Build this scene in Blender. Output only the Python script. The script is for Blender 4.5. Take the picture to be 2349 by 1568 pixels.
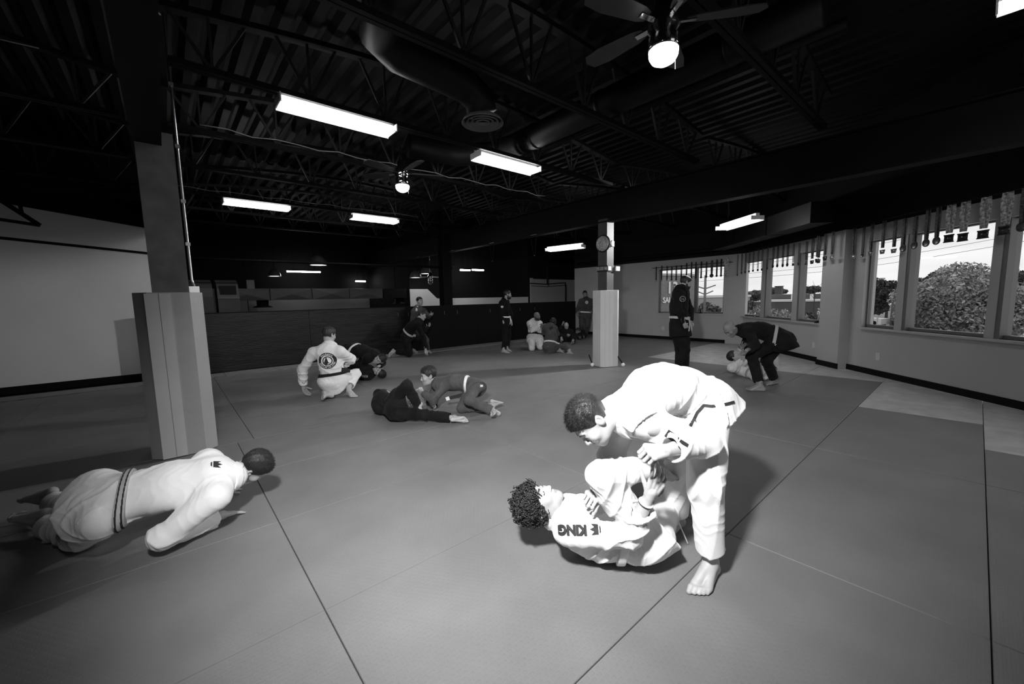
import bpy, math, random
import numpy as np
from mathutils import Vector, Matrix
from mathutils.bvhtree import BVHTree

scene = bpy.context.scene
for o in list(bpy.data.objects):
    bpy.data.objects.remove(o, do_unlink=True)
col = scene.collection

# ------------------------------------------------------------------ camera
HC, YAW, PITCH, ROLL, FPX = 1.43, 0.710105566, 0.109070456, -0.021386732, 916.457
def cam_dir(x, y, z=1.0):
    """image-plane direction (x right, y up, z forward) -> world"""
    c, s = math.cos(ROLL), math.sin(ROLL)
    x, y = c * x - s * y, s * x + c * y
    cp, sp = math.cos(PITCH), math.sin(PITCH)
    d = (x, z * cp + y * sp, -z * sp + y * cp)
    C, S = math.cos(YAW), math.sin(YAW)
    return Vector((d[0] * C + d[1] * S, -d[0] * S + d[1] * C, d[2]))
cam_data = bpy.data.cameras.new('camera')
cam_data.sensor_width = 36.0
cam_data.lens = 36.0 * FPX / 2349.0
cam_data.clip_start, cam_data.clip_end = 0.05, 600.0
cam = bpy.data.objects.new('camera', cam_data)
col.objects.link(cam)
cr, cu, cf = cam_dir(1, 0, 0), cam_dir(0, 1, 0), cam_dir(0, 0, 1)
cam.matrix_world = Matrix(((cr.x, cu.x, -cf.x, 0), (cr.y, cu.y, -cf.y, 0), (cr.z, cu.z, -cf.z, HC), (0, 0, 0, 1)))
scene.camera = cam

# ------------------------------------------------------------------ world, light, exposure
scene.view_settings.view_transform = 'Standard'
scene.view_settings.look = 'None'
scene.view_settings.gamma = 1.0
scene.view_settings.use_curve_mapping = False
scene.view_settings.exposure = 0.0
world = bpy.data.worlds.new('overcast_sky')
scene.world = world
world.use_nodes = True
wn = world.node_tree
bg = wn.nodes['Background']
tc = wn.nodes.new('ShaderNodeTexCoord')
mp = wn.nodes.new('ShaderNodeMapping'); mp.inputs['Scale'].default_value = (1.5, 1.5, 14.0)
nz = wn.nodes.new('ShaderNodeTexNoise'); nz.inputs['Scale'].default_value = 2.2; nz.inputs['Detail'].default_value = 4
rp = wn.nodes.new('ShaderNodeValToRGB')
rp.color_ramp.elements[0].position, rp.color_ramp.elements[1].position = 0.3, 0.75
rp.color_ramp.elements[0].color = (0.74, 0.74, 0.74, 1); rp.color_ramp.elements[1].color = (0.92, 0.92, 0.92, 1)
wn.links.new(tc.outputs['Generated'], mp.inputs['Vector']); wn.links.new(mp.outputs['Vector'], nz.inputs['Vector'])
wn.links.new(nz.outputs['Fac'], rp.inputs['Fac']); wn.links.new(rp.outputs['Color'], bg.inputs['Color'])
bg.inputs['Strength'].default_value = 1.28

def aim(o, target):
    o.rotation_euler = (Vector(target) - o.location).to_track_quat('-Z', 'Y').to_euler()
fl = bpy.data.lights.new('photographers_flash', 'SPOT')       # the photographer's strobe, left of and above the camera
fl.energy = 1120.0; fl.spot_size = math.radians(99); fl.spot_blend = 1.0; fl.shadow_soft_size = 0.10
fo = bpy.data.objects.new('photographers_flash', fl); col.objects.link(fo)
fo.location = (-0.13, 0.42, 2.42); aim(fo, (3.02, 3.26, -0.23))

f2 = bpy.data.lights.new('remote_strobe', 'SPOT')             # second strobe high by the window corner: throws the long shadows to the left
f2.energy = 950.0; f2.spot_size = math.radians(75); f2.spot_blend = 0.9; f2.shadow_soft_size = 0.12
fo2 = bpy.data.objects.new('remote_strobe', f2); col.objects.link(fo2)
fo2.location = (9.3, 3.75, 3.05); aim(fo2, (1.5, 6.3, 0.2))

# ------------------------------------------------------------------ tagging helpers
def tag(o, label=None, cat=None, group=None, kind=None):
    if label: o['label'] = label
    if cat: o['category'] = cat
    if group: o['group'] = group
    if kind: o['kind'] = kind
    return o
def thing(name, label, cat, loc=(0, 0, 0), group=None, rz=0.0):
    o = bpy.data.objects.new(name, None); col.objects.link(o)
    o.location = loc; o.rotation_euler = (0, 0, rz); o.empty_display_size = 0.1
    return tag(o, label, cat, group)

# ------------------------------------------------------------------ materials (all neutral greys: the photo is black and white)
MATS = {}
def mat(name, v, rough=0.7, metal=0.0, var=0.0, vscale=6.0, bump=0.0, bscale=60.0, emit=0.0, spec=0.5, sheen=0.0, stretch=None, sss=0.0, bdist=0.01):
    if name in MATS: return MATS[name]
    m = bpy.data.materials.new(name); MATS[name] = m
    m.use_nodes = True
    nt = m.node_tree; b = nt.nodes['Principled BSDF']
    b.inputs['Base Color'].default_value = (v, v, v, 1)
    b.inputs['Roughness'].default_value = rough; b.inputs['Metallic'].default_value = metal
    b.inputs['Specular IOR Level'].default_value = spec
    if sheen: b.inputs['Sheen Weight'].default_value = sheen
    if emit:
        b.inputs['Emission Color'].default_value = (1, 1, 1, 1); b.inputs['Emission Strength'].default_value = emit
    tco = mpn = None
    if var or bump:
        tco = nt.nodes.new('ShaderNodeTexCoord'); mpn = nt.nodes.new('ShaderNodeMapping')
        if stretch: mpn.inputs['Scale'].default_value = stretch
        nt.links.new(tco.outputs['Object'], mpn.inputs['Vector'])
    if var:
        n = nt.nodes.new('ShaderNodeTexNoise'); n.inputs['Scale'].default_value = vscale; n.inputs['Detail'].default_value = 5
        r = nt.nodes.new('ShaderNodeValToRGB'); lo, hi = max(v * (1 - var), 0), min(v * (1 + var), 1)
        r.color_ramp.elements[0].color = (lo, lo, lo, 1); r.color_ramp.elements[1].color = (hi, hi, hi, 1)
        r.color_ramp.elements[0].position, r.color_ramp.elements[1].position = 0.32, 0.68
        nt.links.new(mpn.outputs['Vector'], n.inputs['Vector']); nt.links.new(n.outputs['Fac'], r.inputs['Fac'])
        nt.links.new(r.outputs['Color'], b.inputs['Base Color'])
    if bump:
        n = nt.nodes.new('ShaderNodeTexNoise'); n.inputs['Scale'].default_value = bscale; n.inputs['Detail'].default_value = 3
        bp = nt.nodes.new('ShaderNodeBump'); bp.inputs['Strength'].default_value = bump; bp.inputs['Distance'].default_value = bdist
        nt.links.new(mpn.outputs['Vector'], n.inputs['Vector']); nt.links.new(n.outputs['Fac'], bp.inputs['Height'])
        nt.links.new(bp.outputs['Normal'], b.inputs['Normal'])
    return m

# ------------------------------------------------------------------ mesh helpers
def mesh_from(name, V, F, m=None, smooth=False):
    me = bpy.data.meshes.new(name)
    V = np.asarray(V, dtype=np.float32)
    if isinstance(F, np.ndarray) and F.ndim == 2:
        k = F.shape[1]
        me.vertices.add(len(V)); me.vertices.foreach_set('co', V.ravel())
        me.loops.add(F.size); me.loops.foreach_set('vertex_index', F.ravel().astype(np.int32))
        me.polygons.add(len(F)); me.polygons.foreach_set('loop_start', np.arange(0, F.size, k, dtype=np.int32))
        me.update(calc_edges=True)
    else:
        me.from_pydata([tuple(map(float, v)) for v in V], [], [tuple(f) for f in F]); me.update()
    if smooth: me.polygons.foreach_set('use_smooth', np.ones(len(me.polygons), dtype=bool))
    if m: me.materials.append(m)
    return me
def obj(name, me, parent=None):
    o = bpy.data.objects.new(name, me); col.objects.link(o)
    if parent is not None: o.parent = parent
    return o
class MB:
    """collects boxes, tubes, lathes, prisms in one mesh"""
    def __init__(s): s.V, s.F = [], []
    def add(s, V, F):
        k = len(s.V); s.V += [tuple(map(float, v)) for v in V]; s.F += [tuple(i + k for i in f) for f in F]; return s
    def box(s, lo, hi, M=None, bev=0.0):
        x0, y0, z0 = lo; x1, y1, z1 = hi
        V = [(x0, y0, z0), (x1, y0, z0), (x1, y1, z0), (x0, y1, z0), (x0, y0, z1), (x1, y0, z1), (x1, y1, z1), (x0, y1, z1)]
        F = [(3, 2, 1, 0), (4, 5, 6, 7), (0, 1, 5, 4), (1, 2, 6, 5), (2, 3, 7, 6), (3, 0, 4, 7)]
        if bev:
            V += [(x0 + bev, y0 + bev, z1), (x1 - bev, y0 + bev, z1), (x1 - bev, y1 - bev, z1), (x0 + bev, y1 - bev, z1)]
            for i in range(4, 8): V[i] = (V[i][0], V[i][1], z1 - bev)
            F[1] = (8, 9, 10, 11); F += [(4, 5, 9, 8), (5, 6, 10, 9), (6, 7, 11, 10), (7, 4, 8, 11)]
        if M is not None:
            V = [M @ Vector(v) for v in V]
            if M.determinant() < 0: F = [f[::-1] for f in F]
        return s.add(V, F)
    def prism(s, poly, z0, z1, bev=0.0):
        n = len(poly); V = [(x, y, z0) for x, y in poly] + [(x, y, z1 - bev) for x, y in poly]
        F = [tuple(range(n - 1, -1, -1))] + [(i, (i + 1) % n, n + (i + 1) % n, n + i) for i in range(n)]
        if bev:
            cx = sum(p[0] for p in poly) / n; cy = sum(p[1] for p in poly) / n
            for x, y in poly:
                d = math.hypot(x - cx, y - cy) or 1
                V.append((x - (x - cx) / d * bev, y - (y - cy) / d * bev, z1))
            F += [(n + i, n + (i + 1) % n, 2 * n + (i + 1) % n, 2 * n + i) for i in range(n)] + [tuple(range(2 * n, 3 * n))]
        else: F.append(tuple(range(n, 2 * n)))
        return s.add(V, F)
    def tube(s, pts, r, n=8, r2=None, cap=True):
        pts = [Vector(p) for p in pts]; m = len(pts); V, F = [], []
        prev = None
        for i, p in enumerate(pts):
            t = (pts[min(i + 1, m - 1)] - pts[max(i - 1, 0)]).normalized()
            if prev is None:
                a = t.orthogonal().normalized()
            else:
                a = (prev - t * prev.dot(t)); a = a.normalized() if a.length > 1e-6 else t.orthogonal().normalized()
            prev = a; b = t.cross(a)
            rr = r if r2 is None else r + (r2 - r) * i / max(m - 1, 1)
            for k in range(n):
                th = 2 * math.pi * k / n; V.append(p + a * math.cos(th) * rr + b * math.sin(th) * rr)
        for i in range(m - 1):
            for k in range(n):
                F.append((i * n + k, i * n + (k + 1) % n, (i + 1) * n + (k + 1) % n, (i + 1) * n + k))
        if cap: F += [tuple(range(n - 1, -1, -1)), tuple(range((m - 1) * n, m * n))]
        return s.add(V, F)
    def lathe(s, prof, n=20, M=None, close=True):
        V, F = [], []
        for r, z in prof:
            for k in range(n):
                th = 2 * math.pi * k / n; V.append((r * math.cos(th), r * math.sin(th), z))
        for i in range(len(prof) - 1):
            for k in range(n):
                F.append((i * n + k, i * n + (k + 1) % n, (i + 1) * n + (k + 1) % n, (i + 1) * n + k))
        if close: F += [tuple(range(n - 1, -1, -1)), tuple(range((len(prof) - 1) * n, len(prof) * n))]
        if M is not None: V = [M @ Vector(v) for v in V]
        return s.add(V, F)
    def ribbon(s, pts, nrm, w, t):
        """flat band along pts, nrm = face normal(s), width w, thickness t"""
        pts = [Vector(p) for p in pts]; m = len(pts); V, F = [], []
        for i, p in enumerate(pts):
            d = (pts[min(i + 1, m - 1)] - pts[max(i - 1, 0)]).normalized()
            n = Vector(nrm[i] if isinstance(nrm, list) else nrm); n = (n - d * n.dot(d)).normalized(); b = d.cross(n)
            for sx, sy in ((-1, -1), (1, -1), (1, 1), (-1, 1)): V.append(p + b * (sx * w / 2) + n * (sy * t / 2))
        for i in range(m - 1):
            for k in range(4): F.append((i * 4 + k, i * 4 + (k + 1) % 4, (i + 1) * 4 + (k + 1) % 4, (i + 1) * 4 + k))
        F += [(3, 2, 1, 0), tuple(range((m - 1) * 4, m * 4))]
        return s.add(V, F)
    def build(s, name, m, parent=None, smooth=False):
        return obj(name, mesh_from(name, s.V, s.F, m, smooth), parent)
# ------------------------------------------------------------------ signed-distance modelling (people)
def nrm(v):
    v = np.asarray(v, float); return v / (np.linalg.norm(v) + 1e-12)
def smin(a, b, k):
    h = np.clip(0.5 + 0.5 * (b - a) / k, 0, 1); return b + (a - b) * h - k * h * (1 - h)
def smax(a, b, k): return -smin(-a, -b, k)
def cap(p, a, b, ra, rb):
    a = np.asarray(a, float); ba = np.asarray(b, float) - a; q = p - a
    t = np.clip(q @ ba / (ba @ ba + 1e-12), 0, 1)
    return np.linalg.norm(q - t[:, None] * ba, axis=1) - (ra + (rb - ra) * t)
def ecap(p, a, b, ra, rb, lat, ratio):
    """tapered capsule with an elliptical section: full radius along lat, ratio * radius across it"""
    a = np.asarray(a, float); ba = np.asarray(b, float) - a; q = p - a
    t = np.clip(q @ ba / (ba @ ba + 1e-12), 0, 1); r = q - t[:, None] * ba
    ax = nrm(ba); l = nrm(lat - ax * (lat @ ax)); f = np.cross(ax, l)
    rf = r @ f; r = r + np.outer(rf * (1 / ratio - 1), f)
    return (np.linalg.norm(r, axis=1) - (ra + (rb - ra) * t)) * ratio
def ell(p, c, rad):
    q = (p - np.asarray(c, float)) / np.asarray(rad, float); k = np.linalg.norm(q, axis=1)
    return (k - 1) * min(rad)
def sph(p, c, r): return np.linalg.norm(p - np.asarray(c, float), axis=1) - r
def poly_d(p, pts):
    d = np.full(len(p), 9.0)
    for i in range(len(pts) - 1): d = np.minimum(d, cap(p, pts[i], pts[i + 1], 0, 0))
    return d
def surface_nets(D, lo, h):
    s = D < 0
    n = np.array(D.shape) - 1
    offs = np.array([(i, j, k) for i in (0, 1) for j in (0, 1) for k in (0, 1)])
    cnt = np.zeros(n, dtype=np.int8)
    for o in offs: cnt += s[o[0]:o[0] + n[0], o[1]:o[1] + n[1], o[2]:o[2] + n[2]]
    act = (cnt > 0) & (cnt < 8)
    idx = np.argwhere(act)
    if len(idx) == 0: return np.zeros((0, 3)), np.zeros((0, 4), int)
    vals = np.stack([D[idx[:, 0] + o[0], idx[:, 1] + o[1], idx[:, 2] + o[2]] for o in offs], 1)
    acc = np.zeros((len(idx), 3)); c = np.zeros(len(idx))
    for a in range(8):
        for b in range(a + 1, 8):
            if np.abs(offs[a] - offs[b]).sum() != 1: continue
            va, vb = vals[:, a], vals[:, b]; x = (va < 0) != (vb < 0)
            t = np.where(x, va / np.where(x, va - vb, 1), 0)
            acc += np.where(x[:, None], offs[a] + t[:, None] * (offs[b] - offs[a]), 0); c += x
    V = lo + h * (idx + acc / c[:, None])
    ids = np.full(n, -1, dtype=np.int32); ids[act] = np.arange(len(idx))
    Q = []
    for ax in range(3):
        u, v = (ax + 1) % 3, (ax + 2) % 3
        sl0 = [slice(1, -1)] * 3; sl1 = [slice(1, -1)] * 3
        sl0[ax] = slice(0, -1); sl1[ax] = slice(1, None)
        A, B = s[tuple(sl0)], s[tuple(sl1)]
        e = np.argwhere(A != B)
        if len(e) == 0: continue
        inside = A[tuple(e.T)]
        g = e.copy(); g[:, u] += 1; g[:, v] += 1
        def cell(du, dv):
            q = g.copy(); q[:, u] -= du; q[:, v] -= dv; return ids[tuple(q.T)]
        q = np.stack([cell(1, 1), cell(0, 1), cell(0, 0), cell(1, 0)], 1)
        q[~inside] = q[~inside][:, ::-1]
        Q.append(q)
    return V, np.concatenate(Q)
def polygonize(f, lo, hi, h):
    """sparse two-level sampling of f, then surface nets"""
    lo, hi = np.asarray(lo, float), np.asarray(hi, float); K = 4
    n = np.maximum(np.ceil((hi - lo) / (h * K)).astype(int), 1)
    g = np.stack(np.meshgrid(*[np.arange(m) for m in n], indexing='ij'), -1).reshape(-1, 3)
    cen = lo + (g * K + (K - 1) / 2) * h
    d = np.concatenate([f(c) for c in np.array_split(cen, max(1, len(cen) // 150000))])
    near = np.abs(d) < K * h * 1.25
    D = np.repeat(np.repeat(np.repeat(np.sign(d).reshape(n) * 1.0, K, 0), K, 1), K, 2).astype(np.float32)
    gn = g[near] * K
    o = np.stack(np.meshgrid(range(K), range(K), range(K), indexing='ij'), -1).reshape(-1, 3)
    pi = (gn[:, None, :] + o[None]).reshape(-1, 3)
    if len(pi):
        dv = np.concatenate([f(lo + c * h) for c in np.array_split(pi, max(1, len(pi) // 150000))])
        D[tuple(pi.T)] = dv
    D[0] = D[-1] = 1; D[:, 0] = D[:, -1] = 1; D[:, :, 0] = D[:, :, -1] = 1
    return surface_nets(D, lo, h)
def sdf_obj(name, f, lo, hi, h, m, parent, floor=0.003):
    V, F = polygonize(f, lo, hi, h)
    if len(V) == 0: return None
    if floor is not None: V[:, 2] = np.maximum(V[:, 2], floor)
    return obj(name, mesh_from(name, V, F, m, True), parent)
_wr = np.random.RandomState(7)
_WD = [nrm(_wr.normal(size=3)) for _ in range(18)]
def folds(p, seed, freq):
    """soft cloth folds, about -1..1"""
    k = seed * 3 % 15; a, b, c = _WD[k], _WD[k + 1], _WD[k + 2]
    x, y, z = p @ a * freq, p @ b * freq * 0.45, p @ c * freq * 0.45
    w = x + 1.7 * np.sin(y + 1.3 * np.sin(z * 1.3 + seed)) + 0.9 * np.sin(z * 1.9 + 0.7 * x)
    r = 1 - np.abs(np.sin(w)); return r * r * 2 - 0.7
def head_sdf(q, s, child=False, jaw=1.0):
    """q in head space: x right, y forward, z up, metres for a 0.23 m head"""
    q = q / s
    x = np.abs(q[:, 0]); qa = q.copy(); qa[:, 0] = x
    d = ell(q, (0, -0.014, 0.034), (0.076, 0.097, 0.084))
    d = smin(d, ell(q, (0, 0.018, -0.03), (0.062, 0.074, 0.083)), 0.03)
    d = smin(d, ell(q, (0, 0.038, -0.078 * jaw), (0.047, 0.05, 0.036)), 0.03)
    d = smin(d, sph(q, (0, 0.07, -0.1 * jaw), 0.019), 0.025)
    d = smin(d, cap(qa, (0, 0.083, 0.026), (0.036, 0.074, 0.027), 0.010, 0.009), 0.014)
    d = smin(d, sph(qa, (0.044, 0.06, -0.022), 0.02), 0.03)
    d = smax(d, -sph(qa, (0.032, 0.107, 0.008), 0.021), 0.012)
    d = smin(d, sph(qa, (0.031, 0.074, 0.006), 0.0135), 0.004)
    d = smin(d, cap(q, (0, 0.086, 0.012), (0, 0.1065, -0.030), 0.008, 0.0118), 0.010)
    d = smin(d, sph(qa, (0.011, 0.096, -0.034), 0.0095), 0.007)
    d = smin(d, cap(qa, (0, 0.093, -0.0585), (0.019, 0.085, -0.0605), 0.0065, 0.004), 0.006)
    d = smin(d, cap(qa, (0, 0.091, -0.0715), (0.017, 0.084, -0.0690), 0.0075, 0.004), 0.006)
    d = smax(d, -cap(qa, (0, 0.104, -0.0648), (0.022, 0.093, -0.0640), 0.0032, 0.0022), 0.003)
    # ears
    e = qa.copy(); e[:, 0] -= 0.078; e[:, 1] += 0.016; e[:, 2] -= 0.0
    th = 0.25; ey = e[:, 1] * math.cos(th) + e[:, 2] * math.sin(th); ez = -e[:, 1] * math.sin(th) + e[:, 2] * math.cos(th)
    e = np.stack([e[:, 0] - 0.35 * np.maximum(-ey, -0.02), ey, ez], 1)
    ear = ell(e, (0, 0, 0), (0.010, 0.020, 0.032)); ear = smax(ear, -ell(e, (0.010, 0.002, 0.004), (0.008, 0.011, 0.018)), 0.003)
    d = smin(d, ear, 0.006)
    return d * s
def hairline(y): return np.interp(y, [-0.12, -0.06, -0.03, 0.005, 0.03, 0.055, 0.075, 0.12], [-0.062, -0.06, -0.035, 0.0, 0.02, 0.052, 0.064, 0.07])
def finger_chain(base, d0, nrml, lens, curls, r):
    """list of (a, b, ra, rb); d0 direction, bends towards -nrml (palm side)"""
    out = []; d = np.array(d0, float); ax = np.cross(d, nrml); p = np.array(base, float); rr = r
    for L, c in zip(lens, curls):
        R = np.array(Matrix.Rotation(-c, 3, Vector(ax)))
        d = R @ d; q = p + d * L; out.append((p, q, rr, rr * 0.9)); p, rr = q, rr * 0.9
    return out
def hand_parts(wr, hdir, back, right, s, pose):
    """wr wrist, hdir wrist->knuckles, back = normal of the back of the hand, right = thumb on the +side when True"""
    hdir = nrm(hdir); back = nrm(back - hdir * (back @ hdir)); side = np.cross(hdir, back)      # side: little finger -> thumb for a left hand
    if right: side = -side
    P = []
    curl = {'fist': (1.35, 1.6, 1.0), 'relax': (0.35, 0.5, 0.35), 'flat': (0.05, 0.08, 0.05), 'claw': (0.3, 0.75, 0.5)}[pose]
    names = [(0.030, 0.088, (0.042, 0.025, 0.020), 0.0090), (0.010, 0.092, (0.046, 0.029, 0.021), 0.0092), (-0.011, 0.088, (0.043, 0.027, 0.020), 0.0088), (-0.030, 0.080, (0.034, 0.021, 0.018), 0.0078)]
    for i, (x, L, lens, r) in enumerate(names):
        kb = wr + (hdir * L + side * x) * s
        P.append((wr + (hdir * 0.012 + side * x * 0.55) * s, kb, 0.015 * s, 0.0125 * s))
        sp = {'fist': 0.02, 'relax': 0.06, 'flat': 0.48, 'claw': 0.20}[pose] * (1.5 - i) / 1.5
        d0 = nrm(hdir + side * sp)
        f = 1.0 if pose in ('fist', 'flat') else (0.75, 0.95, 1.1, 1.25)[i]
        P += [(a, b, ra, rb) for a, b, ra, rb in finger_chain(kb, d0, back, [l * s for l in lens], [c * f for c in curl], r * s)]
    tb = wr + (hdir * 0.028 + side * 0.024 - back * 0.006) * s
    if pose == 'fist': td, tc_ = nrm(hdir * 0.75 + side * 0.35 - back * 0.6), (0.0, 0.5, 0.5)
    elif pose == 'flat': td, tc_ = nrm(hdir * 0.6 + side * 0.75 - back * 0.05), (0.0, 0.1, 0.05)
    else: td, tc_ = nrm(hdir * 0.75 + side * 0.55 - back * 0.35), (0.0, 0.25, 0.3)
    P += finger_chain(tb, td, back, [0.036 * s, 0.032 * s, 0.024 * s], tc_, 0.0115 * s)
    return P
def foot_parts(an, toe, sole_up, s, left):
    """ankle joint, toe tip, normal of the top of the foot"""
    an = np.array(an, float); f = toe - an
    if sole_up is None:                                                                   # flat on the floor
        an[2] = 0.090 * s; f[2] = 0; sole_up = np.array([0, 0, 1.0])
    f = nrm(f); up = nrm(sole_up - f * (sole_up @ f)); side = np.cross(f, up)       # side points to the right of the foot
    f = np.cross(up, side)
    if left: side = -side                                                                 # now: side = outer (little toe)
    A = an - up * 0.0
    heel = A - f * 0.045 * s - up * 0.055 * s
    ballI = A + f * 0.115 * s - up * 0.068 * s - side * 0.024 * s; ballO = A + f * 0.098 * s - up * 0.070 * s + side * 0.026 * s
    P = [(A + up * 0.05 * s, A - up * 0.01 * s, 0.034 * s, 0.036 * s), (A - up * 0.005 * s - f * 0.012 * s, heel, 0.032 * s, 0.029 * s),
         (A + up * 0.0 * s, ballI, 0.034 * s, 0.021 * s), (A - up * 0.012 * s, ballO, 0.032 * s, 0.019 * s), (heel, ballI, 0.026 * s, 0.020 * s), (heel, ballO, 0.026 * s, 0.018 * s)]
    for k, (x, L, r) in enumerate(((-0.030, 0.052, 0.0135), (-0.009, 0.050, 0.0095), (0.008, 0.044, 0.009), (0.022, 0.037, 0.0085), (0.035, 0.029, 0.008))):
        b0 = A + f * (0.118 - 0.006 * k) * s - up * 0.070 * s + side * x * s
        P.append((b0, b0 + f * L * 0.6 * s + up * 0.002 * s, r * s, r * s)); P.append((b0 + f * L * 0.6 * s + up * 0.002 * s, b0 + f * L * s - up * 0.008 * s, r * s, r * 0.95 * s))
    return P
def parts_d(p, P, k):
    d = np.full(len(p), 9.0)
    for a, b, ra, rb in P: d = smin(d, cap(p, a, b, ra, rb), k)
    return d
def bbox(pts, m):
    P = np.array(pts); return P.min(0) - m, P.max(0) + m
def join_meshes(name, parts, m, parent):
    Vs, Fs, k = [], [], 0
    for V, F in parts:
        if len(V) == 0: continue
        Vs.append(V); Fs.append(F + k); k += len(V)
    V = np.concatenate(Vs); V[:, 2] = np.maximum(V[:, 2], 0.002)
    return obj(name, mesh_from(name, V, np.concatenate(Fs), m, True), parent)

def gi_material(kind):
    if kind == 'white': return mat('white_cotton_weave', 0.70, 0.95, var=0.05, vscale=9, bump=0.22, bscale=260, sheen=0.15, spec=0.15, bdist=0.004)
    if kind == 'black': return mat('black_cotton_weave', 0.010, 0.95, var=0.3, vscale=9, bump=0.22, bscale=260, sheen=0.02, spec=0.12, bdist=0.004)
    if kind == 'grey': return mat('grey_cotton_weave', 0.075, 0.95, var=0.18, vscale=9, bump=0.22, bscale=260, sheen=0.05, spec=0.12, bdist=0.004)
    return mat('dark_grey_cotton_weave', 0.05, 0.95, var=0.18, vscale=9, bump=0.22, bscale=260, sheen=0.05, spec=0.12, bdist=0.004)
SKIN = mat('skin', 0.36, 0.5, var=0.08, vscale=14, bump=0.08, bscale=120, spec=0.4, bdist=0.003)
SKIN_M = mat('tan_skin', 0.22, 0.5, var=0.1, vscale=14, bump=0.08, bscale=120, spec=0.4, bdist=0.003)
SKIN_D = mat('brown_skin', 0.17, 0.5, var=0.1, vscale=14, bump=0.08, bscale=120, spec=0.4, bdist=0.003)
HAIR = mat('dark_hair', 0.014, 0.45, var=0.4, vscale=60, bump=0.6, bscale=220, stretch=(1, 1, 0.25), bdist=0.006)
HAIR_B = mat('brown_hair', 0.022, 0.5, var=0.4, vscale=60, bump=0.6, bscale=220, stretch=(1, 1, 0.25), bdist=0.006)
EYE_D = mat('eye_dark', 0.012, 0.25)
BROW = mat('brow_hair', 0.03, 0.8)
LIP = mat('lip_skin', 0.25, 0.45)

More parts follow.
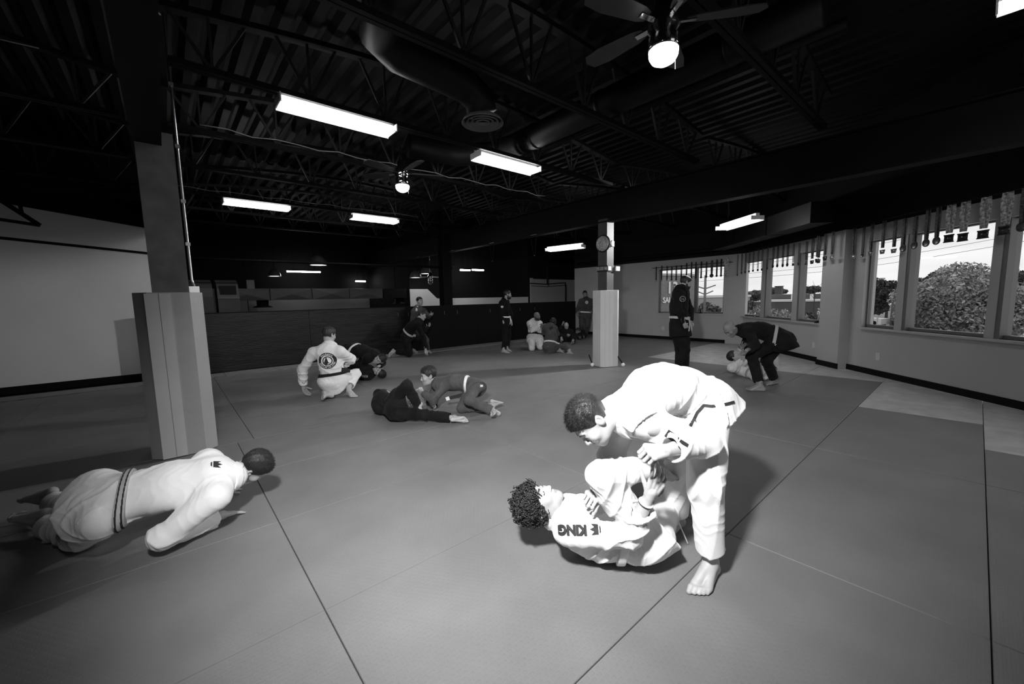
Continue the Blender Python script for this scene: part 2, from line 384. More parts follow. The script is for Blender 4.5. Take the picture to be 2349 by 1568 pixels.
class Person:
    def __init__(S, key, label, gi='white', belt=None, hair='short', hair_mat=None, skin=None, res=0.01, fres=0.006, hands=('relax', 'relax'), arch=0.03, fat=1.0, sleeve=1.0, group=None,
                 feetup=None, backs=None, nofeet=False, nohead=False, beard=False, eyes='open', skirt=0.20, open_jacket=False, tuck=1.0, tails=False, pants=None, wr=1.0, noskirt=False, smile=False):
        sp = PEOPLE[key]; J = {k: np.array(v) for k, v in sp['J'].items()}; s = sp['h'] / 1.75
        S.J, S.s, S.key = J, s, key
        S.fwd = nrm(sp['fwd']); S.up = nrm(np.array(sp['up']) - S.fwd * (np.array(sp['up']) @ S.fwd)); S.rgt = np.cross(S.fwd, S.up)
        skin = skin or SKIN; gm = gi_material(gi); pm = gi_material(pants or gi)
        P = (J['hipL'] + J['hipR']) / 2; N = J['neck']; SM = (J['shL'] + J['shR']) / 2
        lp = nrm(J['hipR'] - J['hipL']); lc = nrm(J['shR'] - J['shL']); spn = nrm(N - P)
        lc = nrm(lc - spn * (lc @ spn) * 0.7); lp = nrm(lp - spn * (lp @ spn) * 0.7)
        fc = nrm(np.cross(spn, lc)); fp = nrm(np.cross(spn, lp)); fm = nrm(fc + fp)
        M = (P + N) / 2 - fm * arch; C = SM * 0.6 + N * 0.4 - spn * 0.05 * s - fc * arch * 0.35
        lm = nrm(lp + lc)
        S.P, S.N, S.M, S.C, S.fc, S.fp, S.lc, S.lp, S.spn = P, N, M, C, fc, fp, lc, lp, spn
        base = np.array([P[0], P[1], 0.0])
        S.root = thing('person', label, 'person', tuple(base), group)
        S.root_inv = Matrix.Translation(-Vector(base))
        W_ = P * 0.62 + M * 0.38; S.waist = W_
        wn_ = nrm(M - P) * 0.5 + spn * 0.5; wn_ = nrm(wn_ + 0.12 * fp); S.wn = wn_
        td = nrm((J['knL'] + J['knR']) / 2 - P); sk_ax = nrm(-nrm(M - P) * 0.55 + td * 0.45); SE = P + sk_ax * skirt * s * 0.8
        seed = abs(hash(key)) % 5 if False else sum(map(ord, key)) % 5
        A = 0.0052 * wr
        def torso(p, g=0.0):
            d = ecap(p, P, M, (0.158 + g) * s * fat, (0.160 + g) * s * fat, lp, 0.74)
            d = smin(d, ecap(p, M, C, (0.160 + g) * s * fat, (0.165 + g) * s * fat, lm, 0.70), 0.05)
            d = smin(d, cap(p, J['shL'] * 0.85 + N * 0.15, J['shR'] * 0.85 + N * 0.15, (0.070 + g) * s, (0.070 + g) * s), 0.06)
            d = smin(d, cap(p, C, N + spn * 0.015 * s, (0.10 + g) * s, (0.066 + g) * s), 0.05)
            return d
        def skirt_d(p):
            d = ecap(p, W_, SE, 0.162 * s * fat, 0.178 * s * fat, lp, 0.80)
            for L in 'LR':
                h_, k_ = J['hip' + L], J['kn' + L]; d = smin(d, cap(p, h_, h_ + nrm(k_ - h_) * skirt * 0.9 * s, 0.108 * s * fat, 0.112 * s * fat), 0.05)
            e = np.maximum((p - SE) @ sk_ax - 0.03 * s, 0)
            c = (p - (P + sk_ax * skirt * s)) @ sk_ax
            return smax(d, c, 0.01)
        def sleeves(p):
            d = np.full(len(p), 9.0)
            for L in 'LR':
                a, e, w = J['sh' + L], J['el' + L], J['wr' + L]; end = e + (w - e) * 0.90 * sleeve
                u = smin(cap(p, a, e, 0.071 * s, 0.066 * s), cap(p, e, end, 0.066 * s, 0.058 * s), 0.03)
                ax = nrm(w - e); c = (p - end) @ ax
                near_ = np.linalg.norm(p - end, axis=1) < 0.16 * s
                u = np.where(near_, smax(u, c, 0.006), u)
                hole = cap(p, end - ax * 0.05 * s, end + ax * 0.1 * s, 0.044 * s, 0.046 * s); u = smax(u, -hole, 0.006)
                d = smin(d, u, 0.02)
            return d
        def jacket(p, wrinkle=True):
            d = smin(torso(p), sleeves(p), 0.05)
            if not noskirt:
                # pinch at the belt, skirt below
                d = smin(d, skirt_d(p), 0.02)
            h = (p - W_) @ wn_; near_ = np.linalg.norm(p - W_, axis=1) < 0.30 * s
            d = d + np.where(near_, 0.010 * s * np.exp(-(h / (0.035 * s)) ** 2), 0)
            if wrinkle:
                amp = A * (0.55 + 0.9 * np.exp(-(np.linalg.norm(p - J['elL'], axis=1) / 0.12) ** 2) + 0.9 * np.exp(-(np.linalg.norm(p - J['elR'], axis=1) / 0.12) ** 2) + 0.7 * np.exp(-(h / 0.10) ** 2))
                d = d - amp * (folds(p, seed, 24) + 0.35 * folds(p, seed + 1, 47))
            if open_jacket:
                slot = np.abs((p - C) @ lc) - (0.05 * s + 0.02 * ((p - W_) @ spn))
                frt = -((p - C) @ fc) + 0.02
                d = smax(d, -np.maximum(slot, frt), 0.006)
            return d
        S.jacket = lambda p: jacket(p, False); S.torso = torso
        def trousers(p):
            d = ecap(p, P + nrm(M - P) * 0.08 * s, P - nrm(M - P) * 0.02, 0.140 * s * fat, 0.145 * s * fat, lp, 0.82)
            for L in 'LR':
                h_, k_, a_ = J['hip' + L], J['kn' + L], J['an' + L]; end = k_ + (a_ - k_) * 0.86 * tuck
                u = smin(cap(p, h_, k_, 0.104 * s * fat, 0.079 * s), cap(p, k_, end, 0.076 * s, 0.068 * s), 0.03)
                ax = nrm(a_ - k_); near_ = np.linalg.norm(p - end, axis=1) < 0.16 * s
                u = np.where(near_, smax(u, (p - end) @ ax, 0.006), u)
                u = smax(u, -cap(p, end - ax * 0.05 * s, end + ax * 0.1 * s, 0.052 * s, 0.054 * s), 0.006)
                d = smin(d, u, 0.03)
            amp = A * (0.6 + 1.0 * np.exp(-(np.linalg.norm(p - J['knL'], axis=1) / 0.14) ** 2) + 1.0 * np.exp(-(np.linalg.norm(p - J['knR'], axis=1) / 0.14) ** 2))
            return d - amp * (folds(p, seed + 2, 23) + 0.35 * folds(p, seed + 3, 45))
        up_j = [J[k] for k in ('neck', 'shL', 'shR', 'elL', 'elR', 'wrL', 'wrR', 'hipL', 'hipR')] + [SE + lp * 0.1, SE - lp * 0.1, P + sk_ax * skirt * s]
        S.jo = S.sdf('gi_jacket', jacket, *bbox(up_j, 0.20 * s), res, gm)
        S.po = S.sdf('gi_trousers', trousers, *bbox([J[k] for k in ('hipL', 'hipR', 'knL', 'knR', 'anL', 'anR')], 0.17 * s), res, pm)
        # belt
        if belt is not None:
            def belt_d(p):
                d = smin(torso(p), skirt_d(p), 0.02) if not noskirt else torso(p)
                h = np.abs((p - W_) @ wn_) - 0.021 * s
                d = smax(d - 0.007, h, 0.004)
                return np.where(np.linalg.norm(p - W_, axis=1) < 0.27 * s, d, 0.05)
            S.band = lambda p: smin(torso(p), skirt_d(p), 0.02) if not noskirt else torso(p)
            S.belt = S.sdf('belt', belt_d, *bbox([W_], 0.27 * s), min(res, 0.008), mat('belt_' + str(belt), belt, 0.8, var=0.06, vscale=20, bump=0.2, bscale=300, spec=0.2))
            if tails:
                kn = S.proj_front(W_, fp)
                b = MB()
                for sg, ln in ((-1, 0.26), (1, 0.22)):
                    p0 = Vector(kn) + Vector(fp) * 0.012
                    dn = nrm(np.array([0, 0, -1.0]) + lp * sg * 0.28 + fp * 0.12)
                    pts = [p0 + Vector(dn) * (ln * s * t) + Vector(fp) * (0.02 * math.sin(t * 3)) for t in (0, .25, .5, .75, 1)]
                    b.ribbon(pts, tuple(fp), 0.040 * s, 0.008)
                b.ribbon([Vector(kn) + Vector(lp) * x * s + Vector(fp) * 0.014 for x in (-0.035, 0, 0.035)], tuple(fp), 0.045 * s, 0.022)
                S.part(b, 'belt_tails', mat('belt_' + str(belt), belt))
        # collar band
        if not open_jacket:
            paths = []
            for sg in (-1, 1):
                raw = [N - fc * 0.075 * s + spn * 0.03 * s, N + lc * sg * 0.072 * s + spn * 0.022 * s - fc * 0.01, N + lc * sg * 0.055 * s + fc * 0.09 * s - spn * 0.05 * s, C + fc * 0.13 * s - spn * 0.06 * s + lc * sg * 0.03 * s, M + fm * 0.16 * s - lm * sg * 0.03 * s + fm * arch, W_ + fp * 0.15 * s - lp * sg * 0.06 * s]
                paths.append(S.smooth_path(raw, 26))
            def collar_d(p):
                d0 = jacket(p, True); d = np.minimum(poly_d(p, paths[0]), poly_d(p, paths[1])) - 0.027 * s
                return smax(d0 - 0.007, d, 0.005)
            cb = bbox(np.concatenate(paths), 0.06)
            S.collar = S.sdf('collar', collar_d, cb[0], cb[1], max(min(res, 0.008), 0.0045), gm)
        # body: head, neck, hands, feet on a hidden trunk, one mesh
        pieces = []
        core = [(P, M, .10, .10), (M, C, .10, .10), (C, N, .09, .05)]
        for L in 'LR':
            core += [(C, J['sh' + L], .05, .045), (J['sh' + L], J['el' + L], .045, .038), (J['el' + L], J['wr' + L], .038, .026), (P, J['hip' + L], .08, .075), (J['hip' + L], J['kn' + L], .075, .05), (J['kn' + L], J['an' + L], .05, .036)]
        core = [(a, b, ra * s, rb * s) for a, b, ra, rb in core]
        lo, hi = bbox([q for c in core for q in c[:2]], 0.12); pieces.append(polygonize(lambda p: parts_d(p, core, 0.02), lo, hi, max(0.016, res)))
        Hc = J['head']; R_ = np.stack([S.rgt, S.fwd, S.up], 0); S.R = R_
        hs = (0.90 + 0.10 * s) * (0.97 if s > 0.9 else 1.0); S.hs = hs
        S.to_head = lambda p: (p - Hc) @ R_.T
        S.from_head = lambda q: np.asarray(q, float) @ R_ + Hc
        S.head = lambda p: head_sdf(S.to_head(p), hs)
        if not nohead:
            nb = S.from_head(np.array((0, -0.022, -0.06)) * hs)
            def head_f(p):
                d = S.head(p); d = smin(d, cap(p, nb, N - spn * 0.03 * s, 0.053 * s, 0.062 * s), 0.025)
                return d
            lo, hi = bbox([Hc, N], 0.15); pieces.append(polygonize(head_f, lo, hi, fres * 0.75))
        backs = backs or {}; feetup = feetup or {}
        for i, L in enumerate('LR'):
            w, e = J['wr' + L], J['el' + L]; hd = nrm(J['ha' + L] - w) if 'ha' + L in J else nrm(w - e)
            bk = np.array(backs[L]) if L in backs else nrm(np.cross(np.cross(nrm(J['el' + L] - J['sh' + L]), nrm(w - e)) + 1e-3, hd)) if False else (np.array(backs[L]) if L in backs else (-lc if L == 'L' else lc) * 0.8 + fc * 0.5)
            if hands[i] is None:
                hp = []
            else: hp = hand_parts(w, hd, np.asarray(bk, float), L == 'R', s, hands[i])
            hp += [(e + (w - e) * 0.45, w, 0.038 * s, 0.025 * s), (w, w + hd * 0.03 * s, 0.025 * s, 0.026 * s)]
            lo, hi = bbox([q for c in hp for q in c[:2]], 0.05)
            pieces.append(polygonize(lambda p, hp=hp: parts_d(p, hp, 0.004 * s), lo, hi, fres * 0.75))
            if nofeet: continue
            a_, k_ = J['an' + L], J['kn' + L]
            toe = J['to' + L] if 'to' + L in J else a_ + np.array([0, 0, -.05]) + fp * 0.15
            fu = np.array(feetup[L], float) if L in feetup else (None if a_[2] < 0.17 and toe[2] < 0.09 else nrm(k_ - a_) * 0.6 + np.array([0, 0, 1.0]))
            fpz = foot_parts(a_, toe, fu, s, L == 'L') + [(k_ + (a_ - k_) * 0.6, a_, 0.044 * s, 0.033 * s)]
            lo, hi = bbox([q for c in fpz for q in c[:2]], 0.05)
            pieces.append(polygonize(lambda p, fpz=fpz: parts_d(p, fpz, 0.010 * s), lo, hi, fres * 0.85))
        S.body = join_meshes('body', pieces, skin, S.root); S.body.matrix_parent_inverse = S.root_inv
        # face and hair
        if not nohead:
            hm = hair_mat or HAIR
            lo, hi = bbox([Hc], 0.17 * hs)
            if hair in ('short', 'fade', 'buzz', 'long', 'mop'):
                th = {'short': 0.011, 'fade': 0.008, 'buzz': 0.0035, 'long': 0.014, 'mop': 0.013}[hair]
                def hair_f(p):
                    q = S.to_head(p) / hs
                    top = np.clip((q[:, 2] - 0.02) / 0.08, 0, 1)
                    d = ell(q, (0, -0.014, 0.034), (0.076, 0.097, 0.084)); d = smin(d, ell(q, (0, 0.012, -0.02), (0.062, 0.07, 0.08)), 0.03)
                    t = th * (0.35 + 0.9 * top if hair in ('short', 'fade', 'mop') else 1.0)
                    n_ = 0.0015 * np.sin(q[:, 0] * 150 + 2 * np.sin(q[:, 1] * 60)) if th > 0.005 else 0
                    hl = hairline(q[:, 1])
                    if hair == 'long': hl = np.where(q[:, 1] < -0.0, hl - 0.10, hl)
                    m_ = hl - q[:, 2] + 0.004 * np.sin(q[:, 0] * 180)
                    return smax(d - t + n_, m_, 0.008) * hs
                S.hair = S.sdf('hair', hair_f, lo, hi, fres * 0.8, hm)
            if beard:
                def beard_f(p):
                    q = S.to_head(p) / hs; d = S.head(p)
                    zt = np.interp(q[:, 1], [-0.03, 0.0, 0.03, 0.06, 0.08, 0.12], [-0.02, -0.015, -0.045, -0.058, -0.047, -0.047])
                    mo = -(np.sqrt((q[:, 0] / 0.024) ** 2 + ((q[:, 2] + 0.066) / 0.009) ** 2) - 1) * 0.01
                    m_ = np.maximum(np.maximum(q[:, 2] - zt, -q[:, 1] - 0.012), np.where(q[:, 1] > 0.05, mo, -1))
                    return smax(d - 0.008 * hs, m_ * hs, 0.004)
                S.sdf('beard', beard_f, lo, hi, fres * 0.8, HAIR)
            if eyes:
              for sd in (-1, 1):
                def brow_f(p):
                    q = S.to_head(p) / hs; q[:, 0] *= sd; d = np.minimum(cap(q, (0.014, 0.092, 0.028), (0.034, 0.088, 0.034), 0.006, 0.0055), cap(q, (0.034, 0.088, 0.034), (0.050, 0.075, 0.028), 0.0055, 0.003))
                    return smax(S.head(p) - 0.0025 * hs, d * hs, 0.002)
                S.sdf('eyebrow', brow_f, lo, hi, min(fres * 0.6, 0.004), BROW)
                def eye_f(p):
                    q = S.to_head(p) / hs; q[:, 0] *= sd
                    if eyes == 'closed': d = np.minimum(cap(q, (0.018, 0.086, 0.002), (0.032, 0.090, -0.003), 0.0028, 0.003), cap(q, (0.032, 0.090, -0.003), (0.045, 0.081, 0.001), 0.003, 0.0025))
                    else: d = ell(q, (0.031, 0.085, 0.005), (0.011, 0.009, 0.0048))
                    return smax(S.head(p) - 0.0018 * hs, d * hs, 0.001)
                S.sdf('eye', eye_f, lo, hi, min(fres * 0.5, 0.0032), EYE_D)
            if eyes:
                def lip_f(p):
                    q = S.to_head(p) / hs; q[:, 0] = np.abs(q[:, 0]); d = ell(q, (0, 0.09, -0.065), (0.021, 0.02, 0.011))
                    return smax(S.head(p) - 0.001 * hs, d * hs, 0.001)
                S.sdf('lips', lip_f, lo, hi, min(fres * 0.6, 0.004), LIP)
    def sdf(S, name, f, lo, hi, h, m):
        o = sdf_obj(name, f, lo, hi, h, m, S.root)
        if o: o.matrix_parent_inverse = S.root_inv
        return o
    def part(S, mb, name, m, smooth=False):
        o = mb.build(name, m, S.root, smooth); o.matrix_parent_inverse = S.root_inv; return o
    def proj_front(S, o, d):
        """walk from o along d to the outside of the jacket"""
        p = np.array(o, float); d = nrm(d)
        for k in range(60):
            v = S.jacket(p[None])[0]
            if v > 0: break
            p = p + d * 0.008
        return p
    def smooth_path(S, raw, n):
        raw = np.array(raw); t = np.linspace(0, len(raw) - 1, n); P = np.stack([np.interp(t, range(len(raw)), raw[:, k]) for k in range(3)], 1)
        for _ in range(2): P[1:-1] = P[1:-1] * 0.5 + (P[:-2] + P[2:]) * 0.25
        for _ in range(8):
            d = S.jacket(P); g = np.stack([(S.jacket(P + e) - S.jacket(P - e)) / 0.01 for e in np.eye(3) * 0.005], 1)
            g /= (np.linalg.norm(g, axis=1)[:, None] + 1e-6); P = P - g * (d - 0.001)[:, None] * 0.8
        return P
    def bvh(S, o):
        me = o.data; return BVHTree.FromPolygons([v.co.copy() for v in me.vertices], [tuple(p.vertices) for p in me.polygons])
    def decal(S, name, V2, F, o, xd, yd, m, target=None, lift=0.006, reach=0.5, snap=False):
        """print 2D shapes on the cloth: V2 in metres, thrown along -(xd x yd) on the garment"""
        xd, yd = nrm(xd), nrm(yd); n = Vector(nrm(np.cross(xd, yd))); t = S.bvh(target or S.jo); V = []
        if snap:                                     # o is a guess in the air: slide it along the line of sight to the cloth
            e = Vector((0, 0, HC)); h = t.ray_cast(e, (Vector(o) - e).normalized())
            if h[0] is not None: n = -(Vector(o) - e).normalized(); o = np.array(h[0]); yd = nrm(yd - np.array(n) * (yd @ np.array(n))); xd = nrm(np.cross(yd, np.array(n)))
        for x, y in V2:
            q = Vector(np.asarray(o) + xd * x + yd * y) + n * reach * 0.5
            h = t.ray_cast(q, -n, reach)
            V.append(h[0] + n * lift if h[0] is not None else q - n * reach * 0.5)
        ob = obj(name, mesh_from(name, V, F, m), S.root); ob.matrix_parent_inverse = S.root_inv; return ob
def text_2d(s, size, bold=0.0, cx=True):
    cu_ = bpy.data.curves.new('t', 'FONT'); cu_.body = s; cu_.size = size; cu_.offset = bold; cu_.resolution_u = 3
    if cx: cu_.align_x = 'CENTER'; cu_.align_y = 'CENTER'
    o = bpy.data.objects.new('t', cu_); col.objects.link(o)
    dg = bpy.context.evaluated_depsgraph_get(); me = bpy.data.meshes.new_from_object(o.evaluated_get(dg))
    V = [(v.co.x, v.co.y) for v in me.vertices]; F = [tuple(p.vertices) for p in me.polygons]
    bpy.data.objects.remove(o); bpy.data.curves.remove(cu_); bpy.data.meshes.remove(me)
    return V, F
def ring_2d(r0, r1, n=32, m=4):
    V = [((r0 + (r1 - r0) * j / m) * math.cos(2 * math.pi * i / n), (r0 + (r1 - r0) * j / m) * math.sin(2 * math.pi * i / n)) for j in range(m + 1) for i in range(n)]
    return V, [(j * n + i, (j + 1) * n + i, (j + 1) * n + (i + 1) % n, j * n + (i + 1) % n) for j in range(m) for i in range(n)]
def arc_text(s, size, r, mid, span, flip=False, bold=0.0):
    V, F = [], []
    for i, ch in enumerate(s):
        if ch == ' ': continue
        a = mid + (0.5 - (i + 0.5) / len(s)) * span * (1 if not flip else -1)
        v, f = text_2d(ch, size, bold); k = len(V); rot = a - math.pi / 2 + (math.pi if flip else 0)
        c, sn = math.cos(rot), math.sin(rot)
        V += [(x * c - y * sn + r * math.cos(a), x * sn + y * c + r * math.sin(a)) for x, y in v]; F += [tuple(q + k for q in g) for g in f]
    return V, F
CROWN = ([(-.5, -.4), (.5, -.4), (.55, .35), (.22, .02), (0, .5), (-.22, .02), (-.55, .35), (0, -.4), (-.4, -.52), (.4, -.52), (.25, -.66), (-.25, -.66)], [(0, 7, 5, 6), (7, 1, 2, 3), (7, 3, 4, 5), (8, 9, 10, 11)])
def crown_2d(w): return [(x * w, y * w) for x, y in CROWN[0]], CROWN[1]

def strands(S, n, ln, r, m, seed=1, comb=(0, 0.3, 0.2), jit=0.45):
    """short hair tufts standing on the hair cap"""
    rs = np.random.RandomState(seed); me = S.hair.data
    co = np.array([v.co for v in me.vertices]); no = np.array([v.normal for v in me.vertices])
    q = S.to_head(co) / S.hs; keep = np.where(q[:, 2] > hairline(q[:, 1]) + 0.004)[0]
    ids = rs.choice(keep, n); cmb = np.asarray(comb) @ S.R; V, F = [], []
    top = np.clip((q[ids, 2] - 0.0) / 0.10, 0.15, 1)
    for k, i in enumerate(ids):
        d = nrm(no[i] * 0.8 + cmb + rs.normal(size=3) * jit * 0.5); L = ln * (0.5 + rs.rand() * 0.7) * top[k]
        a = nrm(np.cross(d, rs.normal(size=3))); b = np.cross(d, a); p = co[i] - no[i] * 0.003; j = len(V)
        for t in (0, 2.094, 4.189): V.append(p + (a * math.cos(t) + b * math.sin(t)) * r)
        V.append(p + d * L); F += [(j, j + 1, j + 3), (j + 1, j + 2, j + 3), (j + 2, j, j + 3)]
    o = obj('hair_strands', mesh_from('hair_strands', np.array(V), np.array(F), m, True), S.root); o.matrix_parent_inverse = S.root_inv; o['kind'] = 'stuff'; return o
def curls(S, n, m, seed=3):
    rs = np.random.RandomState(seed); me = S.hair.data
    co = np.array([v.co for v in me.vertices]); no = np.array([v.normal for v in me.vertices])
    b = MB(); ids = rs.choice(len(co), n)
    for i in ids:
        ax = nrm(no[i] + rs.normal(size=3) * 0.7); a = nrm(np.cross(ax, rs.normal(size=3))); c = np.cross(ax, a)
        R = 0.0075 + rs.rand() * 0.007; L = 0.015 + rs.rand() * 0.022; turns = 1.5 + rs.rand() * 1.3; N_ = int(turns * 8)
        p = co[i] + no[i] * (-0.008 + (0.02 * rs.rand() if rs.rand() < 0.18 else 0))
        b.tube([p + ax * L * t / N_ + (a * math.cos(2 * math.pi * turns * t / N_) + c * math.sin(2 * math.pi * turns * t / N_)) * R for t in range(N_ + 1)], 0.0033, 5, 0.0022)
    o = S.part(b, 'hair_curls', m, True); o['kind'] = 'stuff'; return o
# ================================================================== the room
R2 = math.sqrt(2.0)
def dpt(s, n, z=0.0):
    """point on the diagonal window wall: s along it, n = distance of the plane X - Y = n"""
    return ((s * R2 + n) / 2, (s * R2 - n) / 2, z)
DW = 7.93                                            # inner face of the diagonal wall
FX = 12.17                                           # inner face of the far wall
PW = 10.25                                           # plywood half wall
MAT_D = mat('dark_vinyl_mat', 0.165, 0.55, var=0.10, vscale=2.0, bump=0.0, spec=0.35)
# tatami weave bump on the mats
def weave(m, sc=16.0, strength=0.55):
    nt = m.node_tree; b = nt.nodes['Principled BSDF']
    t = nt.nodes.new('ShaderNodeTexCoord'); mp_ = nt.nodes.new('ShaderNodeMapping'); mp_.inputs['Scale'].default_value = (1, 1.0, 0.0)
    br = nt.nodes.new('ShaderNodeTexBrick'); br.inputs['Scale'].default_value = sc; br.inputs['Row Height'].default_value = 0.35; br.inputs['Mortar Size'].default_value = 0.10
    br.inputs['Color1'].default_value = (1, 1, 1, 1); br.inputs['Color2'].default_value = (0.75, 0.75, 0.75, 1); br.inputs['Mortar'].default_value = (0, 0, 0, 1)
    bp = nt.nodes.new('ShaderNodeBump'); bp.inputs['Strength'].default_value = strength; bp.inputs['Distance'].default_value = 0.002
    nt.links.new(t.outputs['Object'], mp_.inputs['Vector']); nt.links.new(mp_.outputs['Vector'], br.inputs['Vector'])
    nt.links.new(br.outputs['Color'], bp.inputs['Height']); nt.links.new(bp.outputs['Normal'], b.inputs['Normal'])
weave(MAT_D)
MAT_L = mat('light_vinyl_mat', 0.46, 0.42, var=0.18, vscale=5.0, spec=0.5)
WALLP = mat('grey_wall_paint', 0.42, 0.75, var=0.03, vscale=2)
WHITEP = mat('white_wall_paint', 0.80, 0.8, var=0.03, vscale=1.5)
BLACKP = mat('black_paint', 0.010, 0.8, spec=0.15)
BLACKB = mat('black_rubber_base', 0.008, 0.7, spec=0.1)
STEELB = mat('black_painted_steel', 0.006, 0.6, var=0.2, vscale=8, spec=0.12)
FRAMEM = mat('grey_window_frame', 0.14, 0.45, metal=0.0)
SILLM = mat('pale_sill', 0.42, 0.5)
CONC = mat('dark_floor', 0.05, 0.8, var=0.2)
WOODK = mat('bare_lumber', 0.20, 0.75, var=0.35, vscale=5, stretch=(2, 12, 1))
def clip_poly(poly, a, b, c):
    """keep a*x + b*y <= c"""
    out = []
    for i in range(len(poly)):
        p, q = poly[i], poly[(i + 1) % len(poly)]; dp, dq = a * p[0] + b * p[1] - c, a * q[0] + b * q[1] - c
        if dp <= 0: out.append(p)
        if (dp < 0) != (dq < 0) and abs(dp - dq) > 1e-9:
            t = dp / (dp - dq); out.append((p[0] + (q[0] - p[0]) * t, p[1] + (q[1] - p[1]) * t))
    return out
floor = tag(MB().prism([(-9, -7), (DW - 7, -7), (FX, FX - DW), (FX, PW), (15, PW), (15, 18), (-9, 18)], -0.12, -0.045).build('floor', CONC), kind='structure')
X0, DX, Y0, DY = 0.441, 1.992, -0.133, 1.0145
for j in range(-4, 10):
    ya, yb = Y0 + j * DY, Y0 + (j + 1) * DY
    if yb > 9.75: yb = 9.72
    if ya >= 9.7: continue
    for i in range(-4, 6):
        xa, xb = X0 + i * DX, X0 + (i + 1) * DX
        if j >= 5 and i == 0: xa += 0.15
        if j >= 5 and i == -1: xb += 0.15
        cells = [(xa, xb)]
        if i == 2 and ya < -0.2: cells = [(xa, xa + DX / 2), (xa + DX / 2, xb)]
        for ca, cb in cells:
            g = 0.0022
            poly = [(ca + g, ya + g), (cb - g, ya + g), (cb - g, yb - g), (ca + g, yb - g)]
            poly = clip_poly(poly, 1, -1, DW - 0.02)
            poly = clip_poly(poly, 1, 0, FX - 0.02) if poly else poly
            if len(poly) < 3: continue
            mx, my = (ca + cb) / 2, (ya + yb) / 2
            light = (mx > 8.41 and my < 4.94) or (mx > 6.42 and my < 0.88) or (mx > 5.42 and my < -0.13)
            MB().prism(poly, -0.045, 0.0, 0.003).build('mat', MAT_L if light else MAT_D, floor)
# lumber kerb in front of the plywood and the white wall
for k in range(6):
    xa = -5.0 + k * 2.9
    MB().box((xa, 9.735, -0.045), (min(xa + 2.89, FX - 0.05), PW - 0.03 if xa > -0.3 else 10.2, 0.012)).build('kerb_board', WOODK, floor)

# far wall with window 1
YA, YB, ZA, ZB = 4.78, 6.79, 0.855, 2.245
WT = 2.52
wall_far = tag(MB().box((FX, 4.2, 0), (FX + 0.18, YA, WT)).box((FX, YB, 0), (FX + 0.18, 10.33, WT)).box((FX, YA, 0), (FX + 0.18, YB, ZA)).box((FX, YA, ZB), (FX + 0.18, YB, WT)).build('wall_far', WALLP), kind='structure')
MB().box((FX - 0.005, 4.2, WT), (FX + 0.18, 10.33, 4.4)).build('black_upper_wall', BLACKP, wall_far)
MB().box((FX - 0.012, 4.7, 0), (FX - 0.001, 10.2, 0.10)).build('base_board', BLACKB, wall_far)
GLASS = bpy.data.materials.new('window_glass'); GLASS.use_nodes = True
_nt = GLASS.node_tree; _nt.nodes.remove(_nt.nodes['Principled BSDF'])
_tr = _nt.nodes.new('ShaderNodeBsdfTransparent'); _gl = _nt.nodes.new('ShaderNodeBsdfGlossy'); _gl.inputs['Roughness'].default_value = 0.02
_fr = _nt.nodes.new('ShaderNodeFresnel'); _fr.inputs['IOR'].default_value = 1.35; _mx = _nt.nodes.new('ShaderNodeMixShader')
_tr.inputs['Color'].default_value = (0.93, 0.93, 0.93, 1)
_ge = _nt.nodes.new('ShaderNodeNewGeometry'); _sb = _nt.nodes.new('ShaderNodeMath'); _sb.operation = 'SUBTRACT'; _sb.use_clamp = True
_nt.links.new(_fr.outputs[0], _sb.inputs[0]); _nt.links.new(_ge.outputs['Backfacing'], _sb.inputs[1]); _nt.links.new(_sb.outputs[0], _mx.inputs[0]); _nt.links.new(_tr.outputs[0], _mx.inputs[1]); _nt.links.new(_gl.outputs[0], _mx.inputs[2]); _nt.links.new(_mx.outputs[0], _nt.nodes['Material Output'].inputs[0])
w1 = tag(MB().box((FX + 0.06, YA, ZA - 0.0), (FX + 0.12, YA + 0.035, ZB)).box((FX + 0.06, YB - 0.035, ZA), (FX + 0.12, YB, ZB)).box((FX + 0.06, YA, ZA), (FX + 0.12, YB, ZA + 0.04)).box((FX + 0.06, YA, ZB - 0.04), (FX + 0.12, YB, ZB)).build('window_1', FRAMEM), kind='structure')
MB().box((FX + 0.03, 5.555, ZA), (FX + 0.13, 5.64, ZB)).build('mullion', FRAMEM, w1)
for ya, yb in ((YA + .035, 5.555), (5.64, YB - .035)): MB().box((FX + 0.085, ya, ZA + .04), (FX + 0.091, yb, ZB - .04)).build('pane', GLASS, w1)
MB().box((FX - 0.03, YA - 0.05, ZA - 0.045), (FX + 0.12, YB + 0.12, ZA)).build('sill', SILLM, w1)
MB().box((FX - 0.02, YB, ZA), (FX + 0.02, YB + 0.10, ZB + 0.08)).box((FX - 0.012, YA - .02, ZB), (FX + 0.02, YB + 0.10, ZB + 0.08)).build('casing', SILLM, w1)

# diagonal window wall: boxes in wall space (s, depth outwards, z)
MD = Matrix(((1 / R2, 1 / R2, 0, DW / 2), (1 / R2, -1 / R2, 0, -DW / 2), (0, 0, 1, 0), (0, 0, 0, 1)))      # (s, d, z) -> world
def dbox(b, s0, s1, d0, d1, z0, z1): return b.box((min(s0, s1), d0, z0), (max(s0, s1), d1, z1), MD)
G2, G3 = (8.27, 11.80), (1.6, 7.46)
b = MB()
dbox(b, 0.4, 1.6, 0, .2, 0, WT); dbox(b, *G3, 0, .2, 0, .80); dbox(b, *G3, 0, .2, 2.27, WT); dbox(b, 7.46, 8.27, 0, .2, 0, WT)
dbox(b, *G2, 0, .2, 0, .80); dbox(b, *G2, 0, .2, 2.27, WT); dbox(b, 11.80, 12.6, 0, .2, 0, WT)
wall_win = tag(b.build('wall_window', WALLP), kind='structure')
dbox(MB(), 0.4, 12.6, -.005, .2, WT, 4.4).build('black_upper_wall', BLACKP, wall_win)
